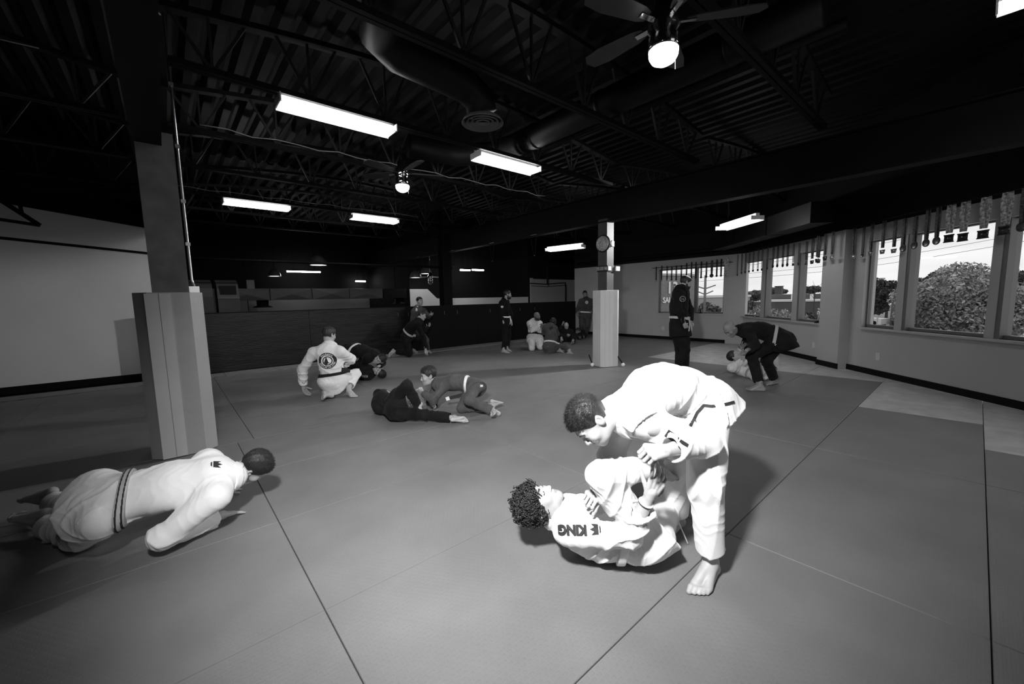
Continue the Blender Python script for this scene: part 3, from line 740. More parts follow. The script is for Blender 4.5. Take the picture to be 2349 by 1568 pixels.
dbox(MB(), 7.72, 8.27, -.17, 0, 0, WT).build('pilaster', WALLP, wall_win)
dbox(MB(), 11.86, 12.22, -.13, 0, 0, WT).build('pilaster', WALLP, wall_win)
for s0, s1, d in ((0.4, 7.72, 0), (7.70, 8.29, -.17), (8.27, 11.86, 0), (11.84, 12.24, -.13)): dbox(MB(), s0, s1, d - .012, d - .001, 0, .10).build('base_board', BLACKB, wall_win)
def diag_window(name, panes, s0, s1):
    b = MB(); zb, zt = .80, 2.27
    dbox(b, s0, s1, .07, .13, zb, .845); dbox(b, s0, s1, .07, .13, 2.25, zt)
    dbox(b, s0, panes[0][0], .07, .13, zb, zt); dbox(b, panes[-1][1], s1, .07, .13, zb, zt)
    w = tag(b.build(name, FRAMEM), kind='structure')
    for (a0, a1), (c0, c1) in zip(panes[:-1], panes[1:]):
        m_ = dbox(MB(), a1, c0, .02, .16, .80, 2.27).build('mullion', FRAMEM, w)
        dbox(MB(), a1 + .055, c0, .012, .021, .80, 2.27).build('mullion_cover', SILLM, m_)
    for a0, a1 in panes: dbox(MB(), a0, a1, .095, .101, .845, 2.25).build('pane', GLASS, w)
    dbox(MB(), s0, s1, -.045, .12, .765, .80).build('sill', SILLM, w)
    return w
diag_window('window_2', [(8.30, 9.24), (9.465, 10.55), (10.77, 11.77)], *G2)
diag_window('window_3', [(1.7, 2.9), (3.1, 4.1), (4.28, 5.335), (5.5, 6.63), (6.815, 7.43)], *G3)
# wall outlets
for nm, b in (('outlet', MB().box((FX - .008, 6.57, .30), (FX, 6.65, .42))), ('outlet', dbox(MB(), 7.01, 7.09, -.008, 0, .27, .39)), ('outlet', dbox(MB(), 8.60, 8.68, -.008, 0, .28, .40))):
    o = b.build('wall_outlet', mat('outlet_plastic', .6, .4)); k = len([1 for q in col.objects if q.name.startswith('wall_outlet')])
    tag(o, ('white wall outlet below the window with the numbered brick building', 'white wall outlet on the wall right of the grey pilaster', 'white wall outlet on the wall behind the bending bald man')[k - 1], 'outlet')
# plywood half wall, panel by panel
PLY = mat('black_stained_plywood', 0.009, 0.34, var=0.8, vscale=3.0, bump=0.45, bscale=11, stretch=(0.7, 1, 5), spec=0.5)
PADB = mat('black_wall_board', 0.006, 0.6, spec=0.15)
wl = tag(MB().box((-0.25, PW + .03, 0), (12.15, PW + .12, 1.20)).build('wall_left', BLACKP), kind='structure')
for k, (xa, xb) in enumerate(((-.25, 0.1), (0.1, 2.53), (2.53, 4.97), (4.97, 7.41), (7.41, 9.85), (9.85, 12.13))):
    MB().box((xa + .003, PW, .02), (xb - .003, PW + .03, 1.245)).build('panel', PLY if k < 3 else PADB, wl)
MB().box((-.25, PW - .005, 1.245), (12.15, PW + .13, 1.262)).build('cap_rail', BLACKP, wl)
for x in (4.75, 5.05, 6.2, 6.65, 7.9, 9.2, 9.9):
    MB().box((x, PW - .006, 1.0), (x + .012, PW, 1.10)).box((x, PW - .006, 1.0), (x + .03, PW, 1.008)).build('latch', mat('dull_metal', .25, .4, metal=.8), wl)
# white wall on the left, with the shadows of pipe and girder painted on
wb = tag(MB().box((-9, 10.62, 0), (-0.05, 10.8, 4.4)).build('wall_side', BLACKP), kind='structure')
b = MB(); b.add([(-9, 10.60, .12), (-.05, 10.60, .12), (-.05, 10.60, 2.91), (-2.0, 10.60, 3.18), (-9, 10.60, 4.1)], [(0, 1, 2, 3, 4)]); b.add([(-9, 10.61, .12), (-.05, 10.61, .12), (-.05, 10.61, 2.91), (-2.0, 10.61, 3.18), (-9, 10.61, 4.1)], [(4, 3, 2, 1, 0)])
b.build('white_panel', WHITEP, wb)  # white stops at a sloped edge: the black above paints in the girder's shadow
b = MB(); b.add([(-9, 10.59, 3.15), (-.05, 10.59, 2.415), (-.05, 10.59, 2.46), (-9, 10.59, 3.215), (-9, 10.6, 3.15), (-.05, 10.6, 2.415), (-.05, 10.6, 2.46), (-9, 10.6, 3.215)], [(0, 1, 2, 3), (7, 6, 5, 4), (0, 4, 5, 1), (3, 2, 6, 7)]); b.build('pipe_shadow_band', STEELB, wb)  # dark strip laid on the wall as the painted shadow of a pipe
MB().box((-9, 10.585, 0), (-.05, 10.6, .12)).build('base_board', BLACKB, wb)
# the room behind the half wall
wk = tag(MB().box((-9, 18, 0), (7.0, 18.2, 4.4)).build('wall_back', BLACKP), kind='structure')
MB().box((-3, 17.97, 0), (7.0, 18, 2.0)).build('grey_panel', mat('dim_grey_paint', .20, .8), wk)
wk2 = tag(MB().box((7.0, 14, 0), (13.4, 14.15, 4.4)).box((7.0, 14.15, 0), (7.1, 18.2, 4.4)).build('wall_back', BLACKP), kind='structure')
b = MB(); b.add([(7.0, 13.97, 0), (13.25, 13.97, 0), (13.25, 13.97, 1.475), (8.15, 13.97, 1.485), (7.75, 13.97, 1.85), (7.0, 13.97, 1.85), (7.0, 13.99, 0), (13.25, 13.99, 0), (13.25, 13.99, 1.475), (8.15, 13.99, 1.485), (7.75, 13.99, 1.85), (7.0, 13.99, 1.85)], [(0, 1, 2, 3, 4, 5), (11, 10, 9, 8, 7, 6)] + [(i, i + 6, (i + 1) % 6 + 6, (i + 1) % 6) for i in range(6)]); b.build('white_panel', WHITEP, wk2)
wk3 = tag(MB().box((11.75, 12.4, 0), (15.0, 12.55, 4.4)).build('wall_back', BLACKP), kind='structure')
MB().box((11.8, 12.37, 0), (14.9, 12.4, 2.22)).build('grey_panel', mat('pale_grey_paint', .40, .8), wk3); MB().box((11.72, 12.33, 0), (11.85, 12.4, 2.26)).build('trim', WALLP, wk3)
tag(MB().box((15, 10.33, 0), (15.15, 12.55, 4.4)).box((12.35, 10.20, 0), (15.15, 10.33, 4.4)).build('wall_right', WALLP), kind='structure')
tag(MB().box((-9.2, -7, 0), (-9, 18.2, 4.4)).build('wall_side', BLACKP), kind='structure')
tag(MB().box((-9, -7.2, 0), (1.2, -7, 4.4)).build('wall_near', BLACKP), kind='structure')
# roof deck with ribs
b = MB()
z0, z1 = 4.34, 4.28
prof = []
x = -9.0
while x < 15: prof += [(x, z0), (x + .055, z1), (x + .145, z1), (x + .20, z0)]; x += .24
V = [(px_, max(-7.2, px_ - 8.1) if px_ < 12.4 else 10.2, pz) for px_, pz in prof] + [(px_, 18.2, pz) for px_, pz in prof]; n_ = len(prof)
b.add(V, [(i, i + 1, n_ + i + 1, n_ + i) for i in range(n_ - 1)])
deck = tag(b.build('ceiling', mat('black_steel_deck', 0.006, 0.6, var=.25, vscale=3, spec=.12)), kind='structure')
MB().prism([(-9.2, -7.2), (.9, -7.2), (12.4, 4.3), (12.4, 10.2), (15.2, 10.2), (15.2, 18.2), (-9.2, 18.2)], 4.36, 4.45).build('roof_slab', BLACKP, deck)

# columns with pads
PAD = mat('grey_vinyl_pad', 0.30, 0.45, var=.05, vscale=3, bump=.15, bscale=9, spec=.4, bdist=.02)
PADF = mat('pale_vinyl_flap', 0.46, 0.45, var=.05, vscale=3, spec=.4)
COLM = mat('grey_steel_column', 0.13, 0.55, var=.25, vscale=5, spec=.3)
def h_column(name, cx, cy, w, z1, m):
    t = .02
    return tag(MB().box((cx - w / 2, cy - w / 2, 0), (cx + w / 2, cy - w / 2 + t, z1)).box((cx - w / 2, cy + w / 2 - t, 0), (cx + w / 2, cy + w / 2, z1)).box((cx - .01, cy - w / 2 + t, 0), (cx + .01, cy + w / 2 - t, z1)).build(name, m), kind='structure')
def pad_wrap(cx, cy, hw, h, label, rot=0.0, ch=0.10, pm=None, fm=None):
    pm, fm = pm or PAD, fm or PADF
    t = thing('column_pad', label, 'pad', (cx, cy, 0), rz=rot)
    pts = [(-hw + ch, -hw), (hw - ch, -hw), (hw, -hw + ch), (hw, hw - ch), (hw - ch, hw), (-hw + ch, hw), (-hw, hw - ch), (-hw, -hw + ch)]
    for i in range(8):
        p, q = Vector(pts[i]), Vector(pts[(i + 1) % 8]); mid = (p + q) / 2; nrm_ = mid.normalized(); k = 0.07
        ip, iq = p - nrm_ * k, q - nrm_ * k
        MB().prism([tuple(p), tuple(q), tuple(iq), tuple(ip)], 0.006, h, 0.006).build('pad_panel', pm, t)
    # overlapping closing flap
    e = .012
    MB().box((-hw + ch - .02, -hw - e, .01), (-hw + ch + .075, -hw, h - .01)).build('closing_flap', fm, t)
    MB().box((-hw + ch + .08, -hw - e, .01), (-hw + ch + .16, -hw, h - .01)).build('closing_flap', fm, t)
    return t
h_column('trim_1', 0.05, 5.10, .27, 3.0, COLM)
pad_wrap(0.03, 5.09, 0.25, 1.55, 'grey vinyl pad wrapped round the steel column with a conduit beside the push-up man')
tag(MB().box((6.70, 4.85, 0), (6.92, 5.07, 2.95)).box((6.69, 4.845, 0), (6.712, 4.86, 2.95)).build('trim_2', mat('dark_grey_column', .05, .55, var=.15, vscale=5, spec=.3)), kind='structure')
pad_wrap(6.81, 4.96, 0.215, 1.55, 'pale grey vinyl pad wrapped round the column with championship belts', rot=math.radians(-20), ch=.075, pm=mat('pale_grey_vinyl_pad', .55, .45, var=.05, vscale=3, bump=.15, bscale=9, spec=.4, bdist=.02), fm=mat('paler_vinyl_flap', .64, .45))
h_column('trim_3', 6.80, 11.1, .30, 4.2, STEELB)
h_column('trim_4', 0.0, -1.6, .30, 3.0, STEELB)
# conduit on the left column
cd = thing('conduit', 'bright metal conduit running down the steel column to a junction box', 'conduit', (.215, 5.02, 1.55))
MB().tube([(.0, 0, 2.6), (.0, 0, 1.6), (-.002, 0, .9), (.0, 0, .12), (.015, -.01, .06)], .011, 8).build('pipe', mat('bright_conduit', .55, .3, metal=.9), cd, True)
MB().box((-.04, -.04, 0.0), (.05, .04, .06)).build('junction_box', mat('bright_conduit', .55), cd)
for z in (.45, .85, 1.35, 1.9): MB().box((-.018, -.018, z), (.018, .018, z + .03)).build('coupling', mat('bright_conduit', .55), cd)
MB().tube([(.0, 0, 2.6), (-.03, .0, 2.72), (-.1, .0, 2.78), (-.16, .0, 2.68), (-.1, 0, 2.58), (-.02, 0, 2.5)], .008, 6).build('flex_loop', mat('bright_conduit', .55), cd, True)
# girders (I-beams) along Y
def girder(name, x, y0, y1, label):
    o = tag(MB().box((x - .10, y0, 2.88), (x + .10, y1, 2.90)).box((x - .10, y0, 3.41), (x + .10, y1, 3.43)).box((x - .01, y0 + .001, 2.90), (x + .01, y1 - .001, 3.41)).build(name, STEELB), label, 'beam'); return o
girder('roof_girder', 6.78, -2.5, 17.9, 'black steel roof girder resting on the column with championship belts')
girder('roof_girder', 0.0, -6.9, 10.55, 'black steel roof girder resting on the column with the conduit')
# roof trusses along X
tr_parts = {}
def truss(y, xa, xb, label, group):
    t = thing('roof_truss', label, 'truss', (xa, y, 3.5), group); L = xb - xa; key = round(L, 2)
    if key not in tr_parts:
        bc = MB().box((.1, -.05, 0), (L - .1, -.006, .05)).box((.1, .006, 0), (L - .1, .05, .05))
        n = 16; tp = [(L * k / n, 0, .45 + .26 * math.sin(math.pi * k / n)) for k in range(n + 1)]
        tc_ = MB().ribbon(tp, (0, 0, 1), .10, .05)
        br = []
        m = 8
        for k in range(m):
            x0 = L * (k + .5) / m; up_ = lambda x: .45 + .26 * math.sin(math.pi * x / L)
            xm = x0
            br.append(MB().tube([(xm, 0, .03), (xm, 0, up_(xm))], .016, 4))
            xl, xr = L * k / m, L * (k + 1) / m
            br.append(MB().tube([(xm, 0.0, .03), (xl + .12, 0, up_(xl + .12))], .018, 4)); br.append(MB().tube([(xm, 0.0, .03), (xr - .12, 0, up_(xr - .12))], .018, 4))
        tr_parts[key] = (mesh_from('bottom_chord', bc.V, bc.F, STEELB), mesh_from('top_chord', tc_.V, tc_.F, STEELB), [mesh_from('brace', q.V, q.F, mat('grey_truss_steel', .022, .5, spec=.3)) for q in br])
    a, c, br = tr_parts[key]
    obj('bottom_chord', a, t); obj('top_chord', c, t)
    for q in br: obj('brace', q, t)
JY = [-1.79, -0.17, 1.45, 3.07, 4.69, 6.31, 7.93, 9.75, 11.3, 13.0]
for y in JY:
    truss(y, .1, 6.68, 'dark steel roof truss with zigzag braces between the two girders', 'trusses of the middle bay')
for y in JY[2:9]: truss(y, 6.88, 6.88 + 6.58, 'dark steel roof truss with zigzag braces over the windows side', 'trusses of the window bay') if y > 3 and y < 10 else None
for y in JY[5:8]: truss(y, -6.68, -.1, 'dark steel roof truss with zigzag braces above the white wall side', 'trusses of the left bay')
t = thing('wall_bracket', 'dark angled steel bracket hanging in front of the white wall', 'bracket', (-1.37, 9.6, 2.71))
MB().tube([(0, 0, 0), (-1.6, 0, 1.5)], .035, 6).build('diagonal_bar', BLACKP, t); MB().tube([(0, 0, 0), (-1.6, 0, .20)], .025, 6).build('lower_bar', BLACKP, t); MB().tube([(-.16, 0, .14), (-.19, 0, .9)], .02, 6).build('upright', BLACKP, t); MB().tube([(-.16, 0, .14), (-.25, 0, .9)], .02, 6).build('upright', BLACKP, t)
# pipes, ducts and cables under the roof
def pipe(name, pts, r, label, cat='pipe', m=STEELB): return tag(MB().tube(pts, r, 10).build(name, m, None, True), label, cat)
pipe('sprinkler_pipe', [(-.0, 11.0, 2.42), (7, 11.0, 2.43)], .03, 'thin black sprinkler pipe running above the half wall')
pipe('sprinkler_pipe', [(11.9, 9.9, 2.66), (11.75, 5.6, 2.66), (11.7, 4.9, 2.66)], .045, 'thick black pipe along the ceiling over the far windows')
pipe('sprinkler_pipe', [(5.2, 1.0, 4.0), (5.2, 6.6, 4.0)], .05, 'black pipe above the ceiling fan with the large globe')
CABM = mat('grey_cable', .35, .4)
def sag(p, q, n, a=.03): return [tuple(p[k] + (q[k] - p[k]) * t / n + (a * math.sin(t * 2.3) if k == 2 else 0) for k in range(3)) for t in range(n + 1)]
tag(MB().tube(sag((.5, 6.25, 3.58), (6.4, 6.25, 3.60), 22, .022), .007, 5).build('cable', CABM, None, True), 'pale power cable draped along the truss with the far ceiling fan', 'cable')
tag(MB().tube(sag((.2, 9.7, 3.60), (5.2, 9.7, 3.60), 16, .015), .007, 5).build('cable', CABM, None, True), 'pale power cable linking the two short fluorescent lights near the half wall', 'cable')
tag(MB().tube(sag((-2.6, 6.2, 3.9), (-.7, 6.0, 3.9), 8, .03), .006, 5).build('cable', CABM, None, True), 'loose cable strung in the dark bay above the white wall', 'cable')
DUCT = mat('black_duct', .0045, .5, spec=.2)
d1 = thing('round_duct', 'black round air duct with an elbow and a ringed ceiling diffuser', 'duct', (2.86, 3.75, 3.40))
MB().tube([(-1.3, -1.3, .42), (-1.3, -.4, .40), (-1.22, -.12, .38), (-1.0, 0.0, .36), (-.5, 0, .33), (-.2, 0, .30), (-.05, 0, .22), (0, 0, .08)], .17, 16).build('pipe', DUCT, d1, True)
for k in range(4): MB().lathe([(.06 + .05 * k, .02), (.085 + .05 * k, -.02), (.08 + .05 * k, -.025), (.055 + .05 * k, .015)], 24, close=False).build('diffuser_ring', mat('grey_diffuser', .10, .4), d1, True)
d2 = thing('round_duct', 'black round air duct crossing under the trusses beside the long lights', 'duct', (4.35, 3.2, 3.80))
MB().tube([(0, -2.2, 0), (0, 0, 0), (0, 1.7, 0), (-.1, 2.2, 0), (-.5, 2.6, 0), (-1.3, 2.7, 0)], .17, 16).build('pipe', DUCT, d2, True)
for y in (-1.5, 0, 1.2): MB().tube([(0, y, 0), (0, y + .04, 0)], .18, 16).build('band', DUCT, d2, True)
d3 = thing('box_duct', 'black rectangular air duct with creased panels running below the ceiling by the window wall', 'duct', dpt(9.6, 6.9, 2.62))
for k in range(3):
    b = MB(); x0, x1 = -2.1 + k * 1.4, -.75 + k * 1.4
    M_ = Matrix.Rotation(math.radians(45), 4, 'Z')
    V = [(x0, -.2, 0), (x1, -.2, 0), (x1, -.2, .36), (x0, -.2, .36), ((x0 + x1) / 2, -.235, .18), (x0, .2, 0), (x1, .2, 0), (x1, .2, .36), (x0, .2, .36)]
    b.add([M_ @ Vector(v) for v in V], [(0, 1, 4), (1, 2, 4), (2, 3, 4), (3, 0, 4), (5, 8, 7, 6), (0, 5, 6, 1), (3, 2, 7, 8), (0, 3, 8, 5), (1, 6, 7, 2)]); b.build('duct_section', DUCT, d3)
# box duct behind the half wall
d4 = thing('box_duct', 'grey rectangular air duct with creased panels behind the half wall', 'duct', (1.25, 14.0, 1.53))
for k in range(4):
    b = MB(); x0, x1 = k * 1.18, (k + 1) * 1.18 - .02
    b.add([(x0, 0, 0), (x1, 0, 0), (x1, 0, .34), (x0, 0, .34), ((x0 + x1) / 2, -.05, .17), (x0, .5, 0), (x1, .5, 0), (x1, .5, .34), (x0, .5, .34)], [(0, 1, 4), (1, 2, 4), (2, 3, 4), (3, 0, 4), (5, 8, 7, 6), (0, 5, 6, 1), (3, 2, 7, 8), (0, 3, 8, 5), (1, 6, 7, 2)])
    b.build('duct_section', mat('grey_galvanised', .09, .45, spec=.4), d4)
MB().box((4.72, -.02, 0), (5.62, .5, .34)).build('duct_section', DUCT, d4)
for x in (.6, 3.1, 5.3): MB().tube([(x, .25, .34), (x, .25, 2.72)], .01, 5).build('hanger_rod', STEELB, d4)
for x in (1.0, 5.45): MB().lathe([(.16, 0), (.16, -.16), (.26, -.20), (.26, -.22)], 20, Matrix.Translation((x, .25, 0))).build('air_outlet', DUCT, d4, True)
# two curved hoods behind the half wall
for k, (x, lab) in enumerate(((.42, 'dark curved ventilation hood directly behind the padded column with the conduit'), (.92, 'dark curved ventilation hood with a slot opening behind the half wall'))):
    t = thing('ventilation_hood', lab, 'hood', (x, 12.0, 1.0)); w = .42
    MB().box((.05, -.4, -1.0), (w - .05, -.05, 0)).build('cabinet', STEELB, t)
    pr = [(0, 0), (0, 1.0), (.25, 1.0), (.45, .93), (.56, .8), (.6, .6), (.6, 0)]
    b = MB(); V = [(0, -p, z) for p, z in pr] + [(w, -p, z) for p, z in pr]; n = len(pr)
    b.add(V, [tuple(range(n)), tuple(range(2 * n - 1, n - 1, -1))] + [(i, n + i, n + (i + 1) % n, (i + 1) % n) for i in range(n)])
    b.build('hood_body', mat('charcoal_hood', .045, .5, spec=.35), t)
    if k: MB().box((.05, -.59, .62), (w - .05, -.45, .86)).build('slot', BLACKP, t); MB().box((0, -.615, .56), (w, -.58, .60)).build('lip', mat('grey_galvanised', .09), t)
tag(MB().box((2.1, 15.9, 0), (2.32, 16.1, 2.22)).build('white_post', mat('pale_grey_paint', .40)), 'narrow pale post standing behind the half wall near the hoods', 'post')
pf = thing('pipe_frame', 'thin black pipe frame in the doorway beyond the half wall', 'frame', (10.6, 11.2, 0))
MB().tube([(0, 0, 1.98), (.9, 0, 1.95), (2.0, 0, 2.02)], .02, 6).build('bar', BLACKP, pf); MB().tube([(2.02, 0, 0), (2.02, 0, 2.02)], .025, 6).build('post', BLACKP, pf); MB().tube([(.95, 0, 1.94), (.95, 0, 2.6)], .04, 6).build('hanger', BLACKP, pf)

# ------------------------------------------------------------------ lamps
TUBE = mat('lit_fluorescent_tube', .9, .3, emit=32.0)
REFL = mat('white_reflector', .85, .35)
def fluor(p, q, label, drop=None, w=.125):
    p, q = Vector(p), Vector(q); L = (q - p).length; d = (q - p).normalized(); rz = math.atan2(d.y, d.x)
    t = thing('fluorescent_light', label, 'ceiling light', tuple((p + q) / 2), rz=rz)
    b = MB(); h = L / 2
    for sg in (-1, 1):
        b.add([(-h, 0, .02), (h, 0, .02), (h, sg * w, -.06), (-h, sg * w, -.06), (-h, 0, .025), (h, 0, .025), (h, sg * w, -.055), (-h, sg * w, -.055)], [(0, 1, 2, 3), (4, 7, 6, 5), (0, 4, 5, 1), (3, 2, 6, 7)])
    b.box((-h, -.035, .02), (h, .035, .075)); b.build('reflector', REFL, t)
    for sg in (-1, 1):
        MB().tube([(-h + .03, sg * .052, -.02), (h - .03, sg * .052, -.02)], .026, 12).build('tube', TUBE, t, True)
        MB().box((sg * h - .006, -w, -.045), (sg * h + .006, w, .03)).build('end_plate', REFL, t)
    if drop:
        for sg in (-1, 1): MB().tube([(sg * h * .6, 0, .07), (sg * h * .6, 0, drop)], .005, 5).build('hanger_rod', STEELB, t)
    return t
fluor((1.03, 4.72, 3.46), (2.24, 4.72, 3.46), 'long fluorescent light, the one hanging between the conduit column and the round duct')
fluor((3.50, 4.77, 3.46), (4.68, 4.77, 3.46), 'fluorescent light on the truss in line with the championship-belt column')
fluor((1.03, 9.85, 3.46), (2.21, 9.85, 3.46), 'fluorescent light over the left end of the plywood half wall')
fluor((3.55, 9.95, 3.46), (4.72, 9.95, 3.46), 'fluorescent light above the half wall behind the far ceiling fan')
fluor((9.1, 3.67, 2.82), (8.4, 2.75, 2.82), 'fluorescent light hung on wires near the medal windows', drop=1.45)
fluor((8.61, 8.33, 2.82), (8.82, 7.17, 2.82), 'fluorescent light hung beside the column with championship belts', drop=1.45)
fluor((4.68, .05, 3.46), (4.68, 1.2 - 2.35, 3.46), 'fluorescent light near the ceiling edge right of the large-globe fan')
def bare_tube(p, q, label):
    p, q = Vector(p), Vector(q); L = (q - p).length; t = thing('tube_light', label, 'tube light', tuple((p + q) / 2), rz=math.atan2((q - p).y, (q - p).x))
    MB().tube([(-L / 2, 0, 0), (L / 2, 0, 0)], .028, 10).build('tube', TUBE, t, True); MB().box((-L / 2, -.04, .03), (L / 2, .04, .07)).build('housing', STEELB, t)
    for sg in (-1, 1): MB().tube([(sg * L * .3, 0, .07), (sg * L * .3, 0, 4.27 - p.z)], .006, 5).build('hanger_rod', STEELB, t)
bare_tube((3.55, 17.0, 2.60), (4.73, 17.0, 2.62), 'long bare tube light hanging in the room behind the half wall')
bare_tube((6.3, 17.6, 2.30), (6.72, 17.6, 2.30), 'short bare tube light low beside the box duct')
bare_tube((8.65, 13.0, 2.54), (9.1, 13.0, 2.55), 'thin end of the pair of tube lights in the far dark corner')
bare_tube((9.2, 13.0, 2.56), (9.75, 13.0, 2.57), 'bright half of the pair of tube lights in the far dark corner')
def dome(x, y, z, r, label, lit=True):
    t = thing('dome_lamp', label, 'lamp', (x, y, z))
    MB().lathe([(r, 0), (r * .97, r * .35), (r * .8, r * .75), (r * .5, r * 1.05), (r * .28, r * 1.15), (r * .24, r * 1.15), (r * .46, r * 1.0), (r * .76, r * .7), (r * .93, r * .33), (r * .96, 0)], 24, close=False).build('shade', mat('grey_dome', .16, .35, metal=.4), t, True)
    MB().lathe([(0.001, .0), (r * .9, .012), (r * .9, .02), (.001, .03)], 24).build('diffuser', mat('lit_diffuser', .9, .3, emit=5.0 if lit else 0), t, True)
    MB().tube([(0, 0, r * 1.1), (0, 0, 4.2 - z)], .015, 6).build('stem', STEELB, t)
dome(2.95, 16.0, 2.36, .2, 'small dome lamp left of the long bare tube')
dome(3.85, 14.0, 2.62, .26, 'large pale dome lamp behind the sprinkler pipe')
dome(6.96, 13.4, 2.24, .21, 'lower of the two dome lamps beside the dark column')
dome(7.45, 13.5, 2.40, .21, 'upper of the two dome lamps beside the dark column')
CHROME = mat('polished_chrome', .55, .12, metal=1.0)
BLADE = mat('dark_wood_blade', .022, .4, var=.3, vscale=10)
def fan(x, y, z, label, blades=5, rot=0.0, lit=True, R=.62, m=None, top=3.55):
    t = thing('ceiling_fan', label, 'ceiling fan', (x, y, z))
    MB().tube([(0, 0, .2), (0, 0, top - z)], .014, 8).build('rod', CHROME, t, True)
    MB().lathe([(.02, .36), (.055, .34), (.062, .25), (.10, .23), (.105, .14), (.085, .10), (.098, .09), (.098, .03), (.09, .015)], 24).build('motor_housing', CHROME, t, True)
    MB().lathe([(.001, -.075), (.04, -.07), (.075, -.05), (.092, -.02), (.095, .015)], 24).build('light_globe', mat('lit_glass_globe', .95, .3, emit=7.0) if lit else CHROME, t, True)
    for k in range(blades):
        a = rot + 2 * math.pi * k / blades; M_ = Matrix.Rotation(a, 4, 'Z') @ Matrix.Translation((0, 0, .19)) @ Matrix.Rotation(.22, 4, 'X')
        out = [(.14, -.035), (.2, -.055), (R * .75, -.075), (R * .95, -.06), (R, 0), (R * .95, .06), (R * .75, .075), (.2, .055), (.14, .035)]
        b = MB().prism(out, -.004, .004); b.V = [tuple(M_ @ Vector(v)) for v in b.V]; bl = b.build('blade', m or BLADE, t)
        c = MB().box((.08, -.018, -.012), (.2, .018, -.004)); c.V = [tuple(M_ @ Vector(v)) for v in c.V]; c.build('blade_arm', CHROME, bl)
    MB().tube([(.06, -.05, .02), (.062, -.052, -.10)], .002, 4).build('pull_chain', CHROME, t)
fan(2.64, 1.47, 3.02, 'ceiling fan with a large glowing globe and chrome motor over the open mats', rot=.35)
fan(2.67, 5.40, 3.02, 'far ceiling fan with a glowing globe hung from the cabled truss', rot=.9)
fan(7.45, 13.2, 2.08, 'pale three-bladed ceiling fan beyond the half wall', blades=3, rot=.1, lit=False, R=.55, m=REFL, top=4.2)

# ------------------------------------------------------------------ things on the columns and sills
GOLD = mat('plate_metal', .5, .3, metal=.85, var=.5, vscale=40, bump=.9, bscale=70)
STRAP = mat('black_leather_strap', .012, .4)
def champ_belt(z, label, big):
    t = thing('championship_belt', label, 'belt', (6.81, 4.96, z)); h = .055 if big else .06
    hw = .123
    MB().box((-hw, -hw, -h), (hw, -hw + .012, h)).box((-hw, hw - .012, -h), (hw, hw, h)).box((-hw, -hw, -h), (-hw + .012, hw, h)).box((hw - .012, -hw, -h), (hw, hw, h)).build('strap', STRAP, t)
    Mx = Matrix.Translation((-.127, -.02 if big else .0, 0)) @ Matrix.Rotation(-math.pi / 2, 4, 'Y')
    if big:
        MB().lathe([(.17, -.012), (.172, 0), (.16, .004)], 32, Mx).build('plate_backing', STRAP, t, True)
        MB().lathe([(.001, .022), (.06, .024), (.075, .018), (.12, .02), (.135, .026), (.148, .022), (.15, .0)], 32, Mx).build('centre_plate', GOLD, t, True)
        My = Matrix.Translation((.03, -.127, 0)) @ Matrix.Rotation(math.pi / 2, 4, 'X') @ Matrix.Diagonal((.75, 1, 1, 1))
        MB().lathe([(.001, .012), (.05, .012), (.065, .006), (.066, 0)], 24, My).build('side_plate', mat('pale_plate', .75, .3, metal=.3), t, True)
    else:
        for y, w in ((-.09, .03), (.0, .045), (.09, .03)):
            MB().box((-.134, y - w, -.035), (-.122, y + w, .035)).build('plate', GOLD, t)
        MB().box((-.10, -.134, -.04), (0, -.122, .04)).build('side_plate', mat('pale_plate', .75), t)
        MB().box((.13, -.16, -.045), (.26, -.13, .045)).build('strap_end', mat('pale_plate', .75), t)
    return t
champ_belt(2.47, 'black championship belt with a big round ornate plate strapped round the column', True)
champ_belt(1.98, 'lower black championship belt with small square plates strapped round the column', False)
TROPHY = mat('trophy_gold', .6, .25, metal=.9)
def figure_trophy(s, z, h, label):
    x, y, _ = dpt(s, DW - .02); t = thing('trophy', label, 'trophy', (x, y, z))
    MB().lathe([(.055, 0), (.055, .02), (.03, .03), (.02, .04)], 16).build('base', BLACKB, t, True)
    k = h / .28
    MB().lathe([(.012, .04), (.018, .05 * k), (.012, .09 * k), (.02, .12 * k), (.024, .16 * k), (.03, .20 * k), (.012, .22 * k), (.01, .23 * k)], 12).build('figure', TROPHY, t, True)
    MB().lathe([(.001, .23 * k), (.018, .24 * k), (.020, .255 * k), (.012, .275 * k), (.001, .28 * k)], 12).build('figure_head', TROPHY, t, True)
    for sg in (-1, 1): MB().tube([(sg * .025, 0, .20 * k), (sg * .045, 0, .15 * k), (sg * .015, 0, .13 * k)], .007, 6).build('figure_arm', TROPHY, t, True)
figure_trophy(8.55, .80, .30, 'tall shiny figure trophy standing on the sill next to the pilaster')
x, y, _ = dpt(10.95, DW - .02); t = thing('trophy', 'small round plaque trophy on the sill of the three-pane window', 'trophy', (x, y, .80))
MB().box((-.05, -.03, 0), (.05, .03, .015)).build('base', CHROME, t); MB().lathe([(.05, -.006), (.052, 0), (.05, .006)], 20, Matrix.Translation((0, 0, .07)) @ Matrix.Rotation(math.pi / 2, 4, 'X')).build('disc', TROPHY, t, True)
t = thing('trophy', 'slim figure trophy on the sill beside the bearded man', 'trophy', (FX + .03, 5.43, ZA))
MB().lathe([(.05, 0), (.05, .02), (.015, .03), (.012, .12)], 12).build('base', BLACKB, t, True); MB().lathe([(.012, .12), (.02, .14), (.014, .19), (.006, .2), (.014, .21), (.012, .23), (.001, .24)], 10).build('figure', TROPHY, t, True)
